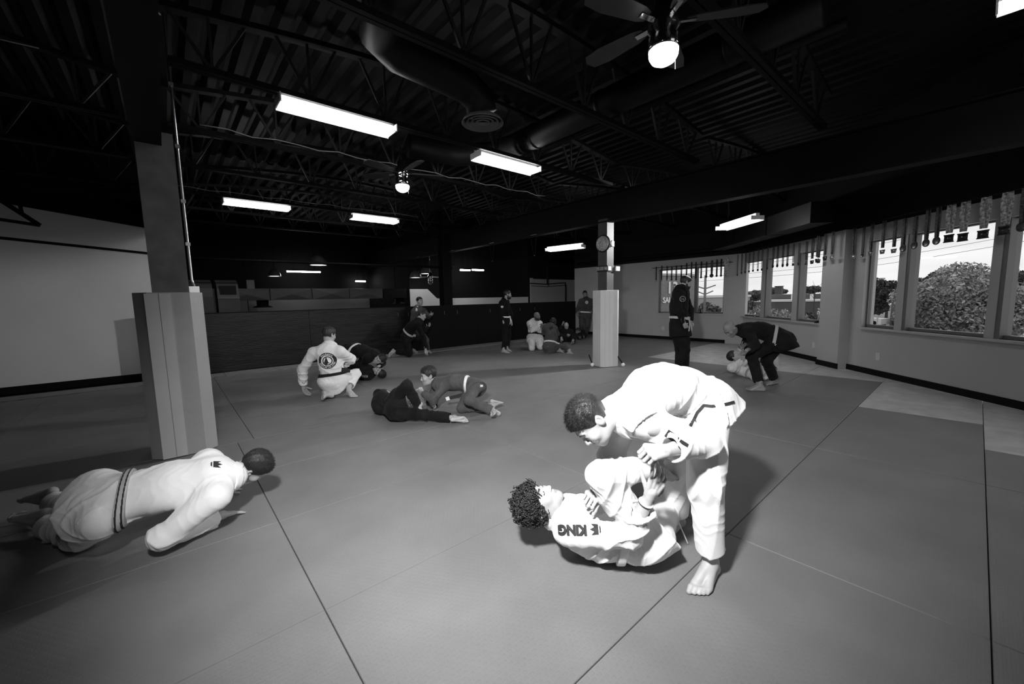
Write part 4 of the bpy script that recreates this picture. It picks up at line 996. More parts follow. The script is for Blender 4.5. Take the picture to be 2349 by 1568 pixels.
# medals
MED = {'dark': mat('dark_medal', .06, .3, metal=.7, var=.5, vscale=50), 'pale': mat('pale_medal', .45, .3, metal=.7, var=.5, vscale=50)}
RIB = [mat('black_ribbon', .015, .6, var=.3, vscale=30), mat('striped_ribbon', .06, .6, var=.95, vscale=28, stretch=(1, 1, 2)), mat('printed_ribbon', .42, .6, var=.85, vscale=34)]
def medal(x, y, rz, zt, zb, kind, label, group):
    t = thing('medal', label, 'medal', (x, y, zb), group, rz)
    H = zt - zb; w = {'l': .020, 'r': .022, 'R': .035, 'W': .06, 'q': .022, 'o': .026, 't': .024, 'D': .040, 's': .032, 'B': .062}[kind]
    size = {'l': .03, 'r': .032, 'R': .055, 'W': .045, 'q': .035, 'o': .04, 't': .05, 'D': .055, 's': .05, 'B': .065}[kind]
    rm = RIB[2] if kind in 'WB' else (RIB[1] if kind in 'qDsR' else RIB[0])
    for sg in (-1, 1): MB().ribbon([(sg * .008, sg * .006, size * 1.9), (sg * w * .5, sg * .006, H * .75), (sg * w * .35, sg * .006, H)], (0, 1, 0), w, .003).build('ribbon', rm, t)
    mm = MED['pale' if kind in 'lWs' else 'dark']
    b = MB()
    if kind in 'qB': b.box((-size * .9, -.006, 0), (size * .9, .006, size * 1.55)); b.box((-size, -.008, 0), (size, .008, size * .2)); b.box((-size, -.008, size * 1.35), (size, .008, size * 1.6))
    elif kind in 'sD': b.prism([(-size * .7, 0), (size * .7, 0), (size, size * 1.3), (-size, size * 1.3)], -.005, .005); b.V = [(v[0], v[2], v[1]) for v in b.V]
    elif kind == 't': b.prism([(-size, 0), (size, 0), (size * .3, size * .8), (0, size * 1.8), (-size * .3, size * .8)], -.005, .005); b.V = [(v[0], v[2], v[1]) for v in b.V]
    else: b.lathe([(.001, -.006), (size * .75, -.006), (size * .85, -.008), (size, -.004), (size, .004), (size * .85, .008), (size * .75, .006), (.001, .006)], 20, Matrix.Translation((0, 0, size)) @ Matrix.Rotation(math.pi / 2, 4, 'X'))
    b.build('medallion', mm, t, True)
far_m = [(6.79, 2.33, 1.85, 'l'), (6.6, 2.35, 1.86, 'l'), (6.42, 2.33, 1.86, 'l'), (6.27, 2.31, 1.87, 'r'), (6.12, 2.32, 1.87, 'r'), (5.96, 2.32, 1.88, 'r'), (5.8, 2.37, 1.89, 'r'), (5.65, 2.39, 1.9, 'r'), (5.52, 2.38, 1.89, 'r'), (5.36, 2.38, 1.89, 'r'), (5.21, 2.36, 1.9, 'r'), (5.06, 2.39, 1.9, 'R'), (4.92, 2.4, 1.91, 'r'), (4.8, 2.41, 1.91, 'r'), (4.66, 2.43, 1.92, 'W')]
LM = {'l': ('slim pale medal at the brick-building end of the far window', 'slim pale medals'), 'r': ('small round medal on a black ribbon over the far window', 'small medals over the far window'), 'R': ('larger ring-shaped medal among the small ones over the far window', None), 'W': ('medal on a wide pale ribbon at the corner between the far and side windows', None)}
for y, zt, zb, k in far_m: medal(12.0, y, math.pi / 2, zt, zb, k, LM[k][0], LM[k][1])
side_m = [(11.93, 2.49, 1.92, 'q'), (11.74, 2.5, 1.92, 'q'), (11.5, 2.51, 1.96, 'q'), (11.3, 2.52, 1.97, 'q'), (11.1, 2.53, 1.97, 'q'), (10.9, 2.52, 1.98, 'q'), (10.67, 2.53, 1.98, 'q'), (10.48, 2.53, 1.98, 'q'), (10.25, 2.53, 1.99, 'q'), (10.01, 2.53, 2.01, 'o'), (9.83, 2.52, 2.01, 'o'), (9.62, 2.51, 2.0, 'o'), (9.45, 2.5, 2.0, 'o'), (9.24, 2.47, 2.0, 'q'), (9.05, 2.46, 2.0, 'q'), (8.81, 2.46, 1.99, 't'), (8.63, 2.5, 1.99, 'D'), (8.44, 2.49, 1.99, 'D'), (8.24, 2.49, 1.99, 'D'), (8.03, 2.49, 2.01, 'D'), (7.85, 2.52, 2.01, 's'), (7.56, 2.52, 1.99, 's'), (7.35, 2.52, 2.0, 'r'), (7.18, 2.52, 2.01, 's'), (6.95, 2.53, 2.01, 's'), (6.74, 2.5, 2.0, 's'), (6.58, 2.5, 2.0, 'R'), (6.4, 2.49, 2.02, 'R'), (6.22, 2.54, 2.03, 'R'), (6.07, 2.55, 2.04, 'R'), (5.9, 2.54, 2.05, 'B'), (5.72, 2.54, 2.04, 'B'), (5.48, 2.54, 2.04, 'B'), (5.25, 2.54, 2.05, 'B'), (5.08, 2.55, 2.06, 'R')]
LS = {'q': ('square medal on a thin striped ribbon over the three-pane window', 'square medals over the three-pane window'), 'o': ('oval dark medal on a thin black ribbon over the three-pane window', 'oval medals over the three-pane window'), 't': ('pointed star-like medal over the three-pane window', None), 'D': ('tapered medal on a broad dark ribbon close before the pilaster', 'tapered medals before the pilaster'),
      's': ('tapered shield medal on a striped ribbon between pilaster and wide window', 'shield medals past the pilaster'), 'r': ('small round medal hung on the side of the pilaster', None), 'R': ('large round medal on a striped ribbon over the wide side window', 'large round medals over the wide window'), 'B': ('big square medal on a wide printed pale ribbon over the wide side window', 'big square medals on wide ribbons')}
for s, zt, zb, k in side_m:
    x, y, _ = dpt(s, DW - (.42 if 7.65 < s < 8.35 else .2)); medal(x, y, math.radians(45), zt, zb, k, LS[k][0], LS[k][1])
tag(MB().box((12.0 - .006, 4.55, 2.30), (FX, 6.95, 2.306)).build('medal_rail', STEELB), 'thin dark rail carrying the medals of the far window', 'rail')
x, y, _ = dpt(8.5, DW - .22); b = MB().box((-3.6, -.006, 0), (3.6, .006, .012), Matrix.Translation((x, y, 2.545)) @ Matrix.Rotation(math.radians(45), 4, 'Z')); tag(b.build('medal_rail', STEELB), 'long thin dark rail carrying the medals of the side windows', 'rail')
# white balls on short sticks by the pad, bottle by the wall, hanging straps
for (bx, by, sx, sy, lab) in ((6.94, 4.62, 6.93, 4.76, 'white ball on a dark stick on the window side of the column pad'), (6.53, 5.08, 6.60, 5.22, 'white ball on a dark stick half hidden on the left side of the column pad')):
    t = thing('ball_stick', lab, 'massage stick', (bx, by, 0))
    MB().lathe([(.001, .0), (.02, .004), (.034, .02), (.038, .038), (.034, .056), (.02, .072), (.001, .076)], 16).build('ball', mat('white_rubber', .85, .4), t, True)
    MB().tube([(0, 0, .05), (sx - bx, sy - by, .22)], .012, 8).build('stick', BLACKB, t, True)
t = thing('water_bottle', 'clear plastic water bottle with a pale label on the floor by the window wall', 'bottle', (7.03, -0.66, 0))
MB().lathe([(.036, 0), (.038, .01), (.036, .05), (.038, .07), (.038, .16), (.03, .19), (.014, .21), (.014, .235)], 18).build('bottle_body', mat('clear_plastic', .12, .15, spec=.8), t, True)
MB().lathe([(.039, .075), (.0392, .15)], 18, close=False).build('paper_label', mat('pale_label', .5, .5), t, True); MB().lathe([(.016, .22), (.016, .245), (.001, .246)], 12).build('cap', mat('pale_label', .5), t, True)
for k, y in enumerate((6.9, 8.5, 10.4, 12.6)):
    t = thing('hanging_strap', 'V-shaped bag strap looped over the girder, hanging empty', 'strap', (6.78, y, 2.88), 'bag straps on the girder')
    MB().ribbon([(-.11, -.1, .012), (-.11, .1, .012)], (0, 0, 1), .03, .004).build('loop', mat('pale_strap', .5, .6), t)
    for sg in (-1, 1): MB().tube([(-.11, sg * .1, .01), (-.10, sg * .02, -.45)], .006, 5).build('strap_leg', STEELB, t)
    MB().lathe([(.015, 0), (.02, .01), (.015, .02)], 10, Matrix.Translation((-.10, 0, -.47))).build('ring', CHROME, t, True)

# ================================================================== outside
GZ = -2.2
gr = tag(MB().prism([(FX + .4, -60), (140, -60), (140, 90), (FX + .4, 90)], GZ - .1, GZ).build('asphalt_ground', mat('asphalt', .22, .9, var=.2, vscale=.6)), 'grey asphalt yard outside the windows', 'ground', kind='structure')
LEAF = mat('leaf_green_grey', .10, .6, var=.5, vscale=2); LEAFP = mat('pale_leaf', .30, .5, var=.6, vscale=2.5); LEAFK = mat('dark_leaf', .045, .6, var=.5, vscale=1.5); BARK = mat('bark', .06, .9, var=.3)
def tree(x, y, h, rx, rz, zc, n, leaf, m, label, seed, name='tree', group=None):
    rs = np.random.RandomState(seed); t = thing(name, label, 'tree', (x, y, GZ), group)
    b = MB().tube([(0, 0, 0), (.1, 0, (zc - GZ) * .5), (0, .1, zc - GZ)], .12 * h / 5, 7, .05)
    for k in range(6):
        a = rs.rand() * 6.28; b.tube([(0, 0, (zc - GZ) * .7), (math.cos(a) * rx * .6, math.sin(a) * rx * .6, zc - GZ + rz * (rs.rand() - .2))], .05 * h / 5, 5, .015)
    b.build('trunk', BARK, t)
    c = rs.normal(size=(14, 3)); c /= np.linalg.norm(c, axis=1)[:, None]; c *= np.array([rx, rx, rz]) * (.35 + .45 * rs.rand(14, 1))
    k = rs.randint(0, 14, n); d = rs.normal(size=(n, 3)); d /= np.linalg.norm(d, axis=1)[:, None]
    P = c[k] + d * np.array([rx, rx, rz]) * .42 * rs.rand(n, 1) ** .4; P[:, 2] += zc - GZ
    a = rs.normal(size=(n, 3)); a /= np.linalg.norm(a, axis=1)[:, None]; q = np.cross(a, rs.normal(size=(n, 3))); q /= np.linalg.norm(q, axis=1)[:, None]
    s = leaf * (.6 + .8 * rs.rand(n, 1)); V = np.stack([P - a * s, P + q * s * .45, P + a * s, P - q * s * .45], 1).reshape(-1, 3)
    o = obj('foliage', mesh_from('foliage', V, np.arange(4 * n).reshape(-1, 4), m), t); o['kind'] = 'stuff'; return t
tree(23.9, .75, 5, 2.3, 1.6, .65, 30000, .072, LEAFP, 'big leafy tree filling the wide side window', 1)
tree(45, 5.7, 6, 1.7, 1.5, 1.0, 9000, .16, LEAFK, 'dark tree behind the light pole and white truck', 2)
tree(50.2, 3.6, 6, 1.3, 1.3, 1.3, 7000, .17, LEAFK, 'dark tree against the white warehouse corner', 3)
for k, (x, y, z) in enumerate(((69, 4.0, 1.8), (69, 1.0, 1.9), (69, -2.0, 2.0), (69, -5, 2.5), (69, -8, 2.6), (70, 7.5, 1.4))): tree(x, y, 7, 2.1, 1.3, z, 6000, .2, LEAFK, 'dark tree in the row behind the white warehouse', 10 + k, group='trees behind the warehouse')
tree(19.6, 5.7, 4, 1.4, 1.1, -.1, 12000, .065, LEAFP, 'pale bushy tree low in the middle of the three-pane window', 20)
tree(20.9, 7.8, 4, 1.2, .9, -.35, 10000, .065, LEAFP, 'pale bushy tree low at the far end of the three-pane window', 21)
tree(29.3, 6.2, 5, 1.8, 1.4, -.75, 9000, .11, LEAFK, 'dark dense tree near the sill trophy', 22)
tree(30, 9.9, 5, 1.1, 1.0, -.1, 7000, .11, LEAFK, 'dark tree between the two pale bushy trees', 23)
tree(41.4, 17.6, 4, 1.3, 1.2, -.6, 3000, .2, LEAF, 'small tree before the office building with dark windows', 24)
tree(20.6, 10.6, 3, 1.2, .6, -.3, 3000, .12, LEAFK, 'low dark hedge at the foot of the brick building', 25, name='hedge')
for k, (x, y, z) in enumerate(((95, 21, 1.9), (95, 27.5, 1.7), (100, 15, 1.4), (60, 20.6, 1.2))): tree(x, y, 6, 2.4, .8, z, 4000, .25, LEAF, 'far tree on the skyline over the low roofs', 30 + k, group='skyline trees')
BRICK = mat('brown_brick', .20, .85, var=.12, vscale=3)
def brickify(m, sc=1.6):
    nt = m.node_tree; b = nt.nodes['Principled BSDF']; t = nt.nodes.new('ShaderNodeTexCoord'); mp_ = nt.nodes.new('ShaderNodeMapping'); mp_.inputs['Rotation'].default_value = (math.pi / 2, 0, 0)
    br = nt.nodes.new('ShaderNodeTexBrick'); br.inputs['Scale'].default_value = 4.0
    for nme, v in (('Color1', .22), ('Color2', .17), ('Mortar', .28)): br.inputs[nme].default_value = (v, v, v, 1)
    nt.links.new(t.outputs['Object'], mp_.inputs['Vector']); nt.links.new(mp_.outputs['Vector'], br.inputs['Vector']); nt.links.new(br.outputs['Color'], b.inputs['Base Color'])
brickify(BRICK)
WHITEL = mat('white_sign_letters', .85, .5)
def flat_text(name, s, size, M, m, parent, depth=.03, bold=.0):
    V, F = text_2d(s, size, bold, cx=False); n = len(V); b = MB()
    b.add([M @ Vector((x, y, 0)) for x, y in V] + [M @ Vector((x, y, depth)) for x, y in V], F + [tuple(i + n for i in f) for f in F]); return b.build(name, m, parent)
bb = thing('brick_building', 'tall brick building with large white numbers outside the far window', 'building', (21.3, 12.0, GZ))
d_ = Vector((5.99, 1.5, 0)).normalized(); ang = math.atan2(-1.0, 4.0)
rotb = math.radians(-13)
bb.rotation_euler = (0, 0, rotb)
MB().box((-5, 0, 0), (3.4, 8, 4.78)).build('wall', BRICK, bb); MB().box((-5.05, -.04, 4.74), (3.45, 8, 4.86)).build('parapet', SILLM, bb)
flat_text('number_sign', '131', .95, Matrix.Translation((.75, -.03, 3.72)) @ Matrix.Rotation(math.pi / 2, 4, 'X'), WHITEL, bb, bold=.02)
flat_text('letter_sign', 'SAU', .44, Matrix.Translation((.45, -.03, 3.18)) @ Matrix.Rotation(math.pi / 2, 4, 'X'), WHITEL, bb, bold=.012)
ob = thing('office_building', 'low office building with a row of dark windows beside the utility pole', 'building', (56, 23, GZ), rz=math.radians(60))
MB().box((-6, 0, 0), (6, 8, 3.2)).build('wall', mat('pale_render', .35, .8), ob); MB().box((-6.1, -.1, 3.2), (6.1, 8, 3.45)).build('roof_edge', mat('white_fascia', .7, .6), ob)
for k in range(6): MB().box((-4.8 + k * 1.6, -.03, 1.3), (-3.6 + k * 1.6, .02, 2.5)).build('window', mat('dark_glass', .02, .1), ob)
lb = thing('long_building', 'long dark flat-roofed building across the yard behind the three-pane window', 'building', (67, 18, GZ), rz=math.radians(105))
MB().box((-9, -6, 0), (10, 0, 2.3)).build('wall', mat('dark_render', .09, .8), lb); MB().box((-9.1, -6.1, 2.3), (10.1, .1, 2.55)).build('roof_edge', mat('white_fascia', .7), lb)
MB().box((-7, -14, 2.0), (14, -6, 3.3)).build('rear_block', mat('dark_render', .09), lb)
for x in (-3.5, -1.2): MB().box((x, -5, 2.5), (x + .4, -4.4, 3.3)).build('roof_vent', mat('white_fascia', .7), lb)
pb = thing('rooftop_house', 'small square rooftop structure on the skyline', 'building', (84, 23.5, .0)); MB().box((-.5, -.5, -2.2), (.5, .5, 2.5)).build('wall', mat('dark_render', .09), pb); MB().box((-.6, -.6, 2.5), (.6, .6, 2.6)).build('roof', mat('dark_render', .09), pb)
wbd = thing('white_warehouse', 'long white-fronted warehouse with a dark sign behind the big leafy tree', 'building', (55, -2.0, GZ))
MB().box((0, -8, 0), (10, 7.6, 2.8)).build('wall', mat('grey_cladding', .12, .7), wbd); MB().box((-.1, -8, 2.85), (10, 7.6, 3.75)).build('fascia', mat('white_fascia', .7), wbd); MB().box((-.05, -8, 2.70), (10, 7.6, 2.85)).build('dark_trim', mat('dark_render', .09), wbd)
MB().box((-.15, -8, 1.45), (0, 1.0, 2.1)).build('sign_board', mat('black_sign', .01, .5), wbd); MB().box((-.05, 6.2, 1.0), (.05, 7.2, 2.5)).build('shutter', mat('grey_cladding', .12), wbd)
flat_text('letter_sign', 'OTIVE', .46, Matrix.Translation((-.2, .55, 1.58)) @ Matrix.Rotation(-math.pi / 2, 4, 'Z') @ Matrix.Rotation(math.pi / 2, 4, 'X'), WHITEL, wbd, bold=.012)
flat_text('letter_sign', 'V', .46, Matrix.Translation((-.2, -1.35, 1.58)) @ Matrix.Rotation(-math.pi / 2, 4, 'Z') @ Matrix.Rotation(math.pi / 2, 4, 'X'), WHITEL, wbd, bold=.012)
def vehicle(x, y, rz, L, Hh, m, label, name, truck=False):
    t = thing(name, label, 'vehicle', (x, y, GZ), rz=rz)
    pr = [(-L / 2, .35), (L / 2, .35), (L / 2, .85), (L * .28, .95), (L * .15, Hh), (-L * (.1 if truck else .32), Hh), (-L * (.14 if truck else .45), .95), (-L / 2, .9)]
    b = MB().prism(pr, -.85, .85); b.V = [(v[0], v[2], v[1]) for v in b.V]; b.F = [f[::-1] for f in b.F]; b.build('body', m, t)
    MB().box((-L * .08 if truck else -L * .3, -.87, .98), (L * .16, .87, Hh - .12)).build('side_window', mat('dark_glass', .02), t)
    for sx in (-.32, .32):
        for sy in (-.8, .8): MB().lathe([(.001, -.1), (.34, -.1), (.36, 0), (.34, .1), (.001, .1)], 16, Matrix.Translation((L * sx, sy, .36)) @ Matrix.Rotation(math.pi / 2, 4, 'X')).build('wheel', BLACKB, t, True)
CARW = mat('white_car_paint', .7, .3); CARK = mat('black_car_paint', .02, .3)
vehicle(53.0, 7.3, math.radians(75), 3.4, 1.5, CARW, 'white pickup truck parked under the dark tree', 'pickup_truck', True)
vehicle(53.2, 3.8, math.radians(80), 2.6, 1.9, CARK, 'dark van parked beside the white pickup truck', 'van')
vehicle(40, -2.0, math.radians(85), 3.6, 1.45, CARW, 'white car parked at the warehouse end of the yard', 'car')
vehicle(43, -.6, math.radians(85), 3.6, 1.45, mat('silver_car_paint', .4, .3), 'silver car parked beyond the big leafy tree', 'car')
POLE = mat('pole_wood', .16, .8)
t = thing('utility_pole', 'wooden utility pole with cross arms outside the far window', 'pole', (36.7, 16.0, GZ)); MB().tube([(0, 0, 0), (0, 0, 5.3)], .13, 8, .10).build('post', POLE, t, True)
for z, w in ((4.4, .9), (3.9, .7)): MB().tube([(0, 0, z - .3), (w * .5, -w * .8, z)], .05, 5).build('arm', POLE, t); MB().tube([(0, 0, z - .3), (-w * .5, w * .8, z)], .05, 5).build('arm', POLE, t)
t = thing('light_pole', 'slim pale light pole by the white pickup truck', 'pole', (49.6, 5.9, GZ)); MB().tube([(0, 0, 0), (0, 0, 4.7)], .06, 6).build('post', mat('pale_label', .5), t); MB().box((-.2, -.3, 4.6), (.2, .1, 4.75)).build('lamp_head', mat('pale_label', .5), t)
for k, (p, q, lab) in enumerate((((56.5, 20.1, 3.35), (59.9, -2.4, 5.6), 'lowest overhead power line across the sky'), ((56.5, 20.1, 3.9), (59.9, -2.4, 6.3), 'middle overhead power line across the sky'), ((56.5, 20.1, 4.9), (59.9, -2.4, 8.3), 'highest overhead power line across the sky'))):
    P_ = [tuple(p[i] + (q[i] - p[i]) * t_ / 12 * 1.0 - (.5 * math.sin(math.pi * t_ / 12) if i == 2 else 0) for i in range(3)) for t_ in range(-4, 17)]; tag(MB().tube(P_, .022, 4).build('power_line', BLACKB), lab, 'cable')
t = thing('bare_tree', 'leafless tree on the skyline near the sill trophy', 'tree', (58.6, 12.7, GZ)); b = MB().tube([(0, 0, 0), (0, 0, 3.6)], .08, 5, .04)
for k in range(9): a = k * 2.4; z = 2.6 + k * .18; b.tube([(0, 0, z), (.3 * math.cos(a), .9 * math.sin(a), z + .9)], .03, 4, .01)
b.build('branches', BARK, t)
PEOPLE = {
    'bender': dict(h=1.8, fwd=(-0.45, 0.126, -0.884), up=(-0.77, 0.458, 0.444), J=dict(head=(1.48, 1.157, 0.846), neck=(1.652, 1.141, 0.858), shL=(1.595, 0.921, 0.853), shR=(1.849, 1.192, 0.791), elL=(1.83, 0.782, 0.754), wrL=(1.562, 0.824, 0.77), haL=(1.473, 0.853, 0.78), elR=(1.863, 1.313, 0.519), wrR=(1.648, 1.244, 0.389), haR=(1.563, 1.221, 0.414), hipL=(2.116, 0.876, 0.88), hipR=(2.264, 1.009, 0.844), knL=(1.884, 0.791, 0.528), anL=(1.96, 0.785, 0.102), toL=(1.772, 0.778, 0.029), knR=(2.142, 1.051, 0.465), anR=(2.246, 1.109, 0.065), toR=(2.127, 1.118, 0.055))),
    'curly': dict(h=1.72, fwd=(0.136, -0.249, 0.959), up=(-0.783, 0.553, 0.285), J=dict(head=(1.44, 1.477, 0.323), neck=(1.554, 1.464, 0.213), shR=(1.456, 1.27, 0.248), shL=(1.762, 1.428, 0.195), elR=(1.585, 1.019, 0.276), wrR=(1.605, 0.924, 0.51), haR=(1.615, 0.891, 0.591), elL=(1.956, 1.437, 0.031), wrL=(1.877, 1.243, 0.156), hipR=(1.772, 1.038, 0.17), hipL=(1.858, 1.131, 0.147), knL=(1.558, 1.156, 0.549), anL=(1.937, 1.074, 0.514), toL=(2.115, 1.068, 0.473), knR=(2.191, 1.137, 0.136), anR=(2.573, 1.282, 0.065), toR=(2.421, 1.169, 0.042))),
    'pushup': dict(h=1.85, fwd=(0.511, 0.136, -0.849), up=(0.799, -0.493, 0.345), J=dict(head=(0.363, 3.189, 0.312), neck=(0.229, 3.072, 0.313), shR=(0.114, 2.878, 0.29), shL=(0.117, 3.246, 0.411), elR=(-0.127, 2.938, 0.12), wrR=(0.146, 3.107, 0.071), haR=(0.211, 3.185, 0.036), elL=(0.001, 3.422, 0.196), wrL=(0.166, 3.554, 0.053), haL=(0.224, 3.622, 0.028), hipR=(-0.369, 3.051, 0.281), hipL=(-0.397, 3.294, 0.377), knR=(-0.5, 3.387, 0.088), anR=(-0.708, 3.74, 0.089), toR=(-0.871, 3.864, 0.051), knL=(-0.552, 3.703, 0.145), anL=(-0.718, 4.082, 0.106), toL=(-0.843, 4.215, 0.04))),
    'kneeler': dict(h=1.78, fwd=(0.854, 0.45, -0.26), up=(0.092, -0.003, 0.996), J=dict(head=(1.81, 6.293, 0.94), neck=(1.782, 6.211, 0.786), shL=(1.563, 6.274, 0.701), shR=(1.888, 6.053, 0.701), elL=(1.437, 6.394, 0.456), wrL=(1.438, 6.449, 0.197), haL=(1.471, 6.473, 0.113), elR=(2.082, 6.212, 0.552), wrR=(1.994, 6.42, 0.425), haR=(1.994, 6.511, 0.43), hipL=(1.682, 6.176, 0.274), hipR=(1.887, 6.208, 0.268), knL=(1.836, 6.549, 0.118), anL=(1.685, 6.111, 0.085), toL=(1.636, 5.933, 0.024), knR=(2.227, 6.48, 0.275), anR=(1.998, 6.156, 0.122), toR=(2.029, 5.971, 0.011))),
    'topman': dict(h=1.75, fwd=(-0.854, -0.518, -0.043), up=(0.594, -0.652, 0.471), J=dict(head=(2.955, 7.256, 0.342), neck=(2.868, 7.401, 0.407), shL=(3, 7.551, 0.432), shR=(2.73, 7.281, 0.381), elR=(2.729, 7.525, 0.219), wrR=(2.76, 7.774, 0.274), haR=(2.781, 7.861, 0.284), elL=(3.166, 7.658, 0.215), wrL=(3.015, 7.462, 0.179), haL=(2.942, 7.416, 0.193), hipL=(2.687, 7.9, 0.527), hipR=(2.591, 7.74, 0.48), knL=(2.549, 8.249, 0.333), anL=(2.515, 8.664, 0.354), knR=(2.43, 8.055, 0.256), anR=(2.341, 8.459, 0.251))),
    'bottomman': dict(h=1.75, fwd=(-0.798, -0.394, 0.455), up=(0.543, -0.681, -0.491), J=dict(head=(2.886, 7.135, 0.118), neck=(2.787, 7.268, 0.11), shL=(2.827, 7.46, 0.149), shR=(2.663, 7.127, 0.084), elR=(2.585, 7.403, 0.047), wrR=(2.491, 7.635, 0.109), haR=(2.47, 7.722, 0.128), elL=(2.773, 7.736, 0.189), wrL=(2.755, 7.98, 0.23), haL=(2.753, 8.065, 0.244), hipL=(2.539, 7.845, 0.168), hipR=(2.446, 7.652, 0.113), knL=(2.467, 8.259, 0.257), anL=(2.492, 8.644, 0.097), knR=(2.346, 8.038, 0.241), anR=(2.369, 8.413, 0.083))),
    'blackboy': dict(h=1.45, fwd=(0.879, 0.258, -0.4), up=(0.254, 0.958, 0.131), J=dict(head=(2.113, 5.04, 0.163), neck=(1.981, 4.925, 0.159), shL=(2.015, 5.059, 0.219), shR=(1.895, 4.784, 0.107), elL=(2.218, 5.114, 0.08), wrL=(2.287, 4.922, 0.086), elR=(2.118, 4.893, 0.058), wrR=(2.328, 4.92, 0.045), hipL=(1.975, 4.536, 0.231), hipR=(1.929, 4.415, 0.114), knL=(2.038, 4.257, 0.453), anL=(2.185, 4.276, 0.157), toL=(2.295, 4.155, 0.088), knR=(2.188, 4.151, 0.093), anR=(2.428, 3.868, 0.062), toR=(2.581, 3.792, 0.053))),
    'greyboy': dict(h=1.48, fwd=(-0.916, 0.366, -0.166), up=(-0.105, 0.032, 0.994), J=dict(head=(2.572, 4.711, 0.422), neck=(2.649, 4.62, 0.332), shL=(2.64, 4.46, 0.293), shR=(2.718, 4.766, 0.283), elL=(2.448, 4.402, 0.176), wrL=(2.423, 4.612, 0.235), haL=(2.4, 4.58, 0.297), elR=(2.626, 4.792, 0.046), wrR=(2.573, 4.585, 0.028), haR=(2.529, 4.554, 0.043), hipL=(2.955, 4.177, 0.302), hipR=(3.011, 4.325, 0.286), knL=(2.685, 3.959, 0.212), anL=(2.907, 3.712, 0.065), toL=(2.837, 3.585, 0.032), knR=(2.724, 4.173, 0.063), anR=(3.043, 3.937, 0.078), toR=(3.18, 3.96, 0.019))),
    'lungeman': dict(h=1.82, fwd=(0.753, -0.556, -0.35), up=(0.27, 0.044, 0.962), J=dict(head=(4.938, 9.253, 1.041), neck=(4.809, 9.26, 0.92), shR=(4.731, 9.095, 0.816), shL=(4.964, 9.399, 0.869), elR=(4.857, 9.089, 0.504), wrR=(4.907, 9.092, 0.18), haR=(4.921, 9.077, 0.077), elL=(5.098, 9.482, 0.621), wrL=(5.298, 9.623, 0.708), hipR=(4.524, 9.393, 0.525), hipL=(4.653, 9.541, 0.558), knR=(4.559, 9.289, 0.096), anR=(4.32, 9.64, 0.141), toR=(4.181, 9.555, 0.011), knL=(5.028, 9.648, 0.404), anL=(5.025, 9.955, 0.124), toL=(5.046, 9.762, 0.015))),
    'greyman': dict(h=1.72, fwd=(0.123, -0.992, 0.006), up=(-0.017, 0.025, 1.0), J=dict(head=(5.25, 9.929, 1.396), neck=(5.197, 9.972, 1.235), shR=(5.044, 9.888, 1.132), shL=(5.394, 9.952, 1.132), elR=(5.042, 9.973, 0.847), wrR=(5.078, 9.767, 0.716), haR=(5.093, 9.687, 0.692), elL=(5.364, 9.717, 0.986), wrL=(5.313, 9.485, 1.047), haL=(5.326, 9.401, 1.054), hipR=(5.027, 9.967, 0.616), hipL=(5.125, 9.811, 0.617), knR=(4.726, 9.733, 0.423), anR=(4.807, 9.907, 0.075), toR=(4.833, 9.731, 0.033), knL=(5.129, 9.454, 0.381), anL=(5.29, 9.665, 0.073), toL=(5.314, 9.492, 0.045))),
    'whitebeltman': dict(h=1.66, fwd=(0.835, -0.532, -0.141), up=(0.021, -0.008, 1.0), J=dict(head=(7.009, 8.294, 1.529), neck=(6.977, 8.364, 1.391), shR=(6.807, 8.318, 1.305), shL=(7.128, 8.467, 1.318), elR=(6.784, 8.333, 0.988), wrR=(6.784, 8.216, 0.782), haR=(6.813, 8.222, 0.701), elL=(7.195, 8.399, 0.99), wrL=(7.234, 8.452, 0.76), haL=(7.214, 8.431, 0.679), hipR=(6.874, 8.292, 0.825), hipL=(7.047, 8.373, 0.813), knR=(6.783, 8.165, 0.437), anR=(6.63, 8.057, 0.063), toR=(6.68, 7.89, 0.013), knL=(7.047, 8.34, 0.407), anL=(6.881, 8.218, 0.064), toL=(6.933, 8.065, 0.031))),
    'baldwhite': dict(h=1.78, fwd=(-0.028, -0.998, -0.052), up=(-0.045, -0.085, 0.995), J=dict(head=(7.905, 8.088, 0.911), neck=(7.928, 8.195, 0.774), shR=(7.738, 8.236, 0.701), shL=(8.116, 8.183, 0.692), elR=(7.633, 8.011, 0.534), wrR=(7.85, 7.902, 0.595), haR=(7.877, 7.857, 0.676), elL=(8.01, 7.992, 0.499), wrL=(7.858, 7.825, 0.618), haL=(7.825, 7.79, 0.692), hipR=(7.657, 8.1, 0.325), hipL=(7.873, 7.988, 0.315), knR=(7.429, 7.808, 0.075), anR=(7.689, 8.14, 0.075), toR=(7.818, 8.277, 0.031), knL=(7.642, 7.717, 0.092), anL=(7.924, 8.044, 0.08), toL=(8.063, 8.186, 0.046))),
    'greyseated': dict(h=1.66, fwd=(0.878, 0.466, -0.109), up=(0.097, -0.076, 0.992), J=dict(head=(7.762, 7.334, 0.769), neck=(7.63, 7.289, 0.683), shL=(7.45, 7.326, 0.664), shR=(7.796, 7.29, 0.605), elL=(7.587, 7.503, 0.493), wrL=(7.717, 7.656, 0.634), haL=(7.774, 7.712, 0.668), elR=(7.984, 7.401, 0.45), wrR=(8.11, 7.599, 0.481), haR=(8.154, 7.667, 0.494), hipL=(7.362, 7.208, 0.159), hipR=(7.543, 7.136, 0.166), knR=(7.917, 7.07, 0.126), anR=(7.702, 6.72, 0.043), toR=(7.751, 6.523, 0.055), knL=(7.654, 7.442, 0.054), anL=(7.67, 7.039, 0.033), toL=(7.686, 6.864, 0.037))),
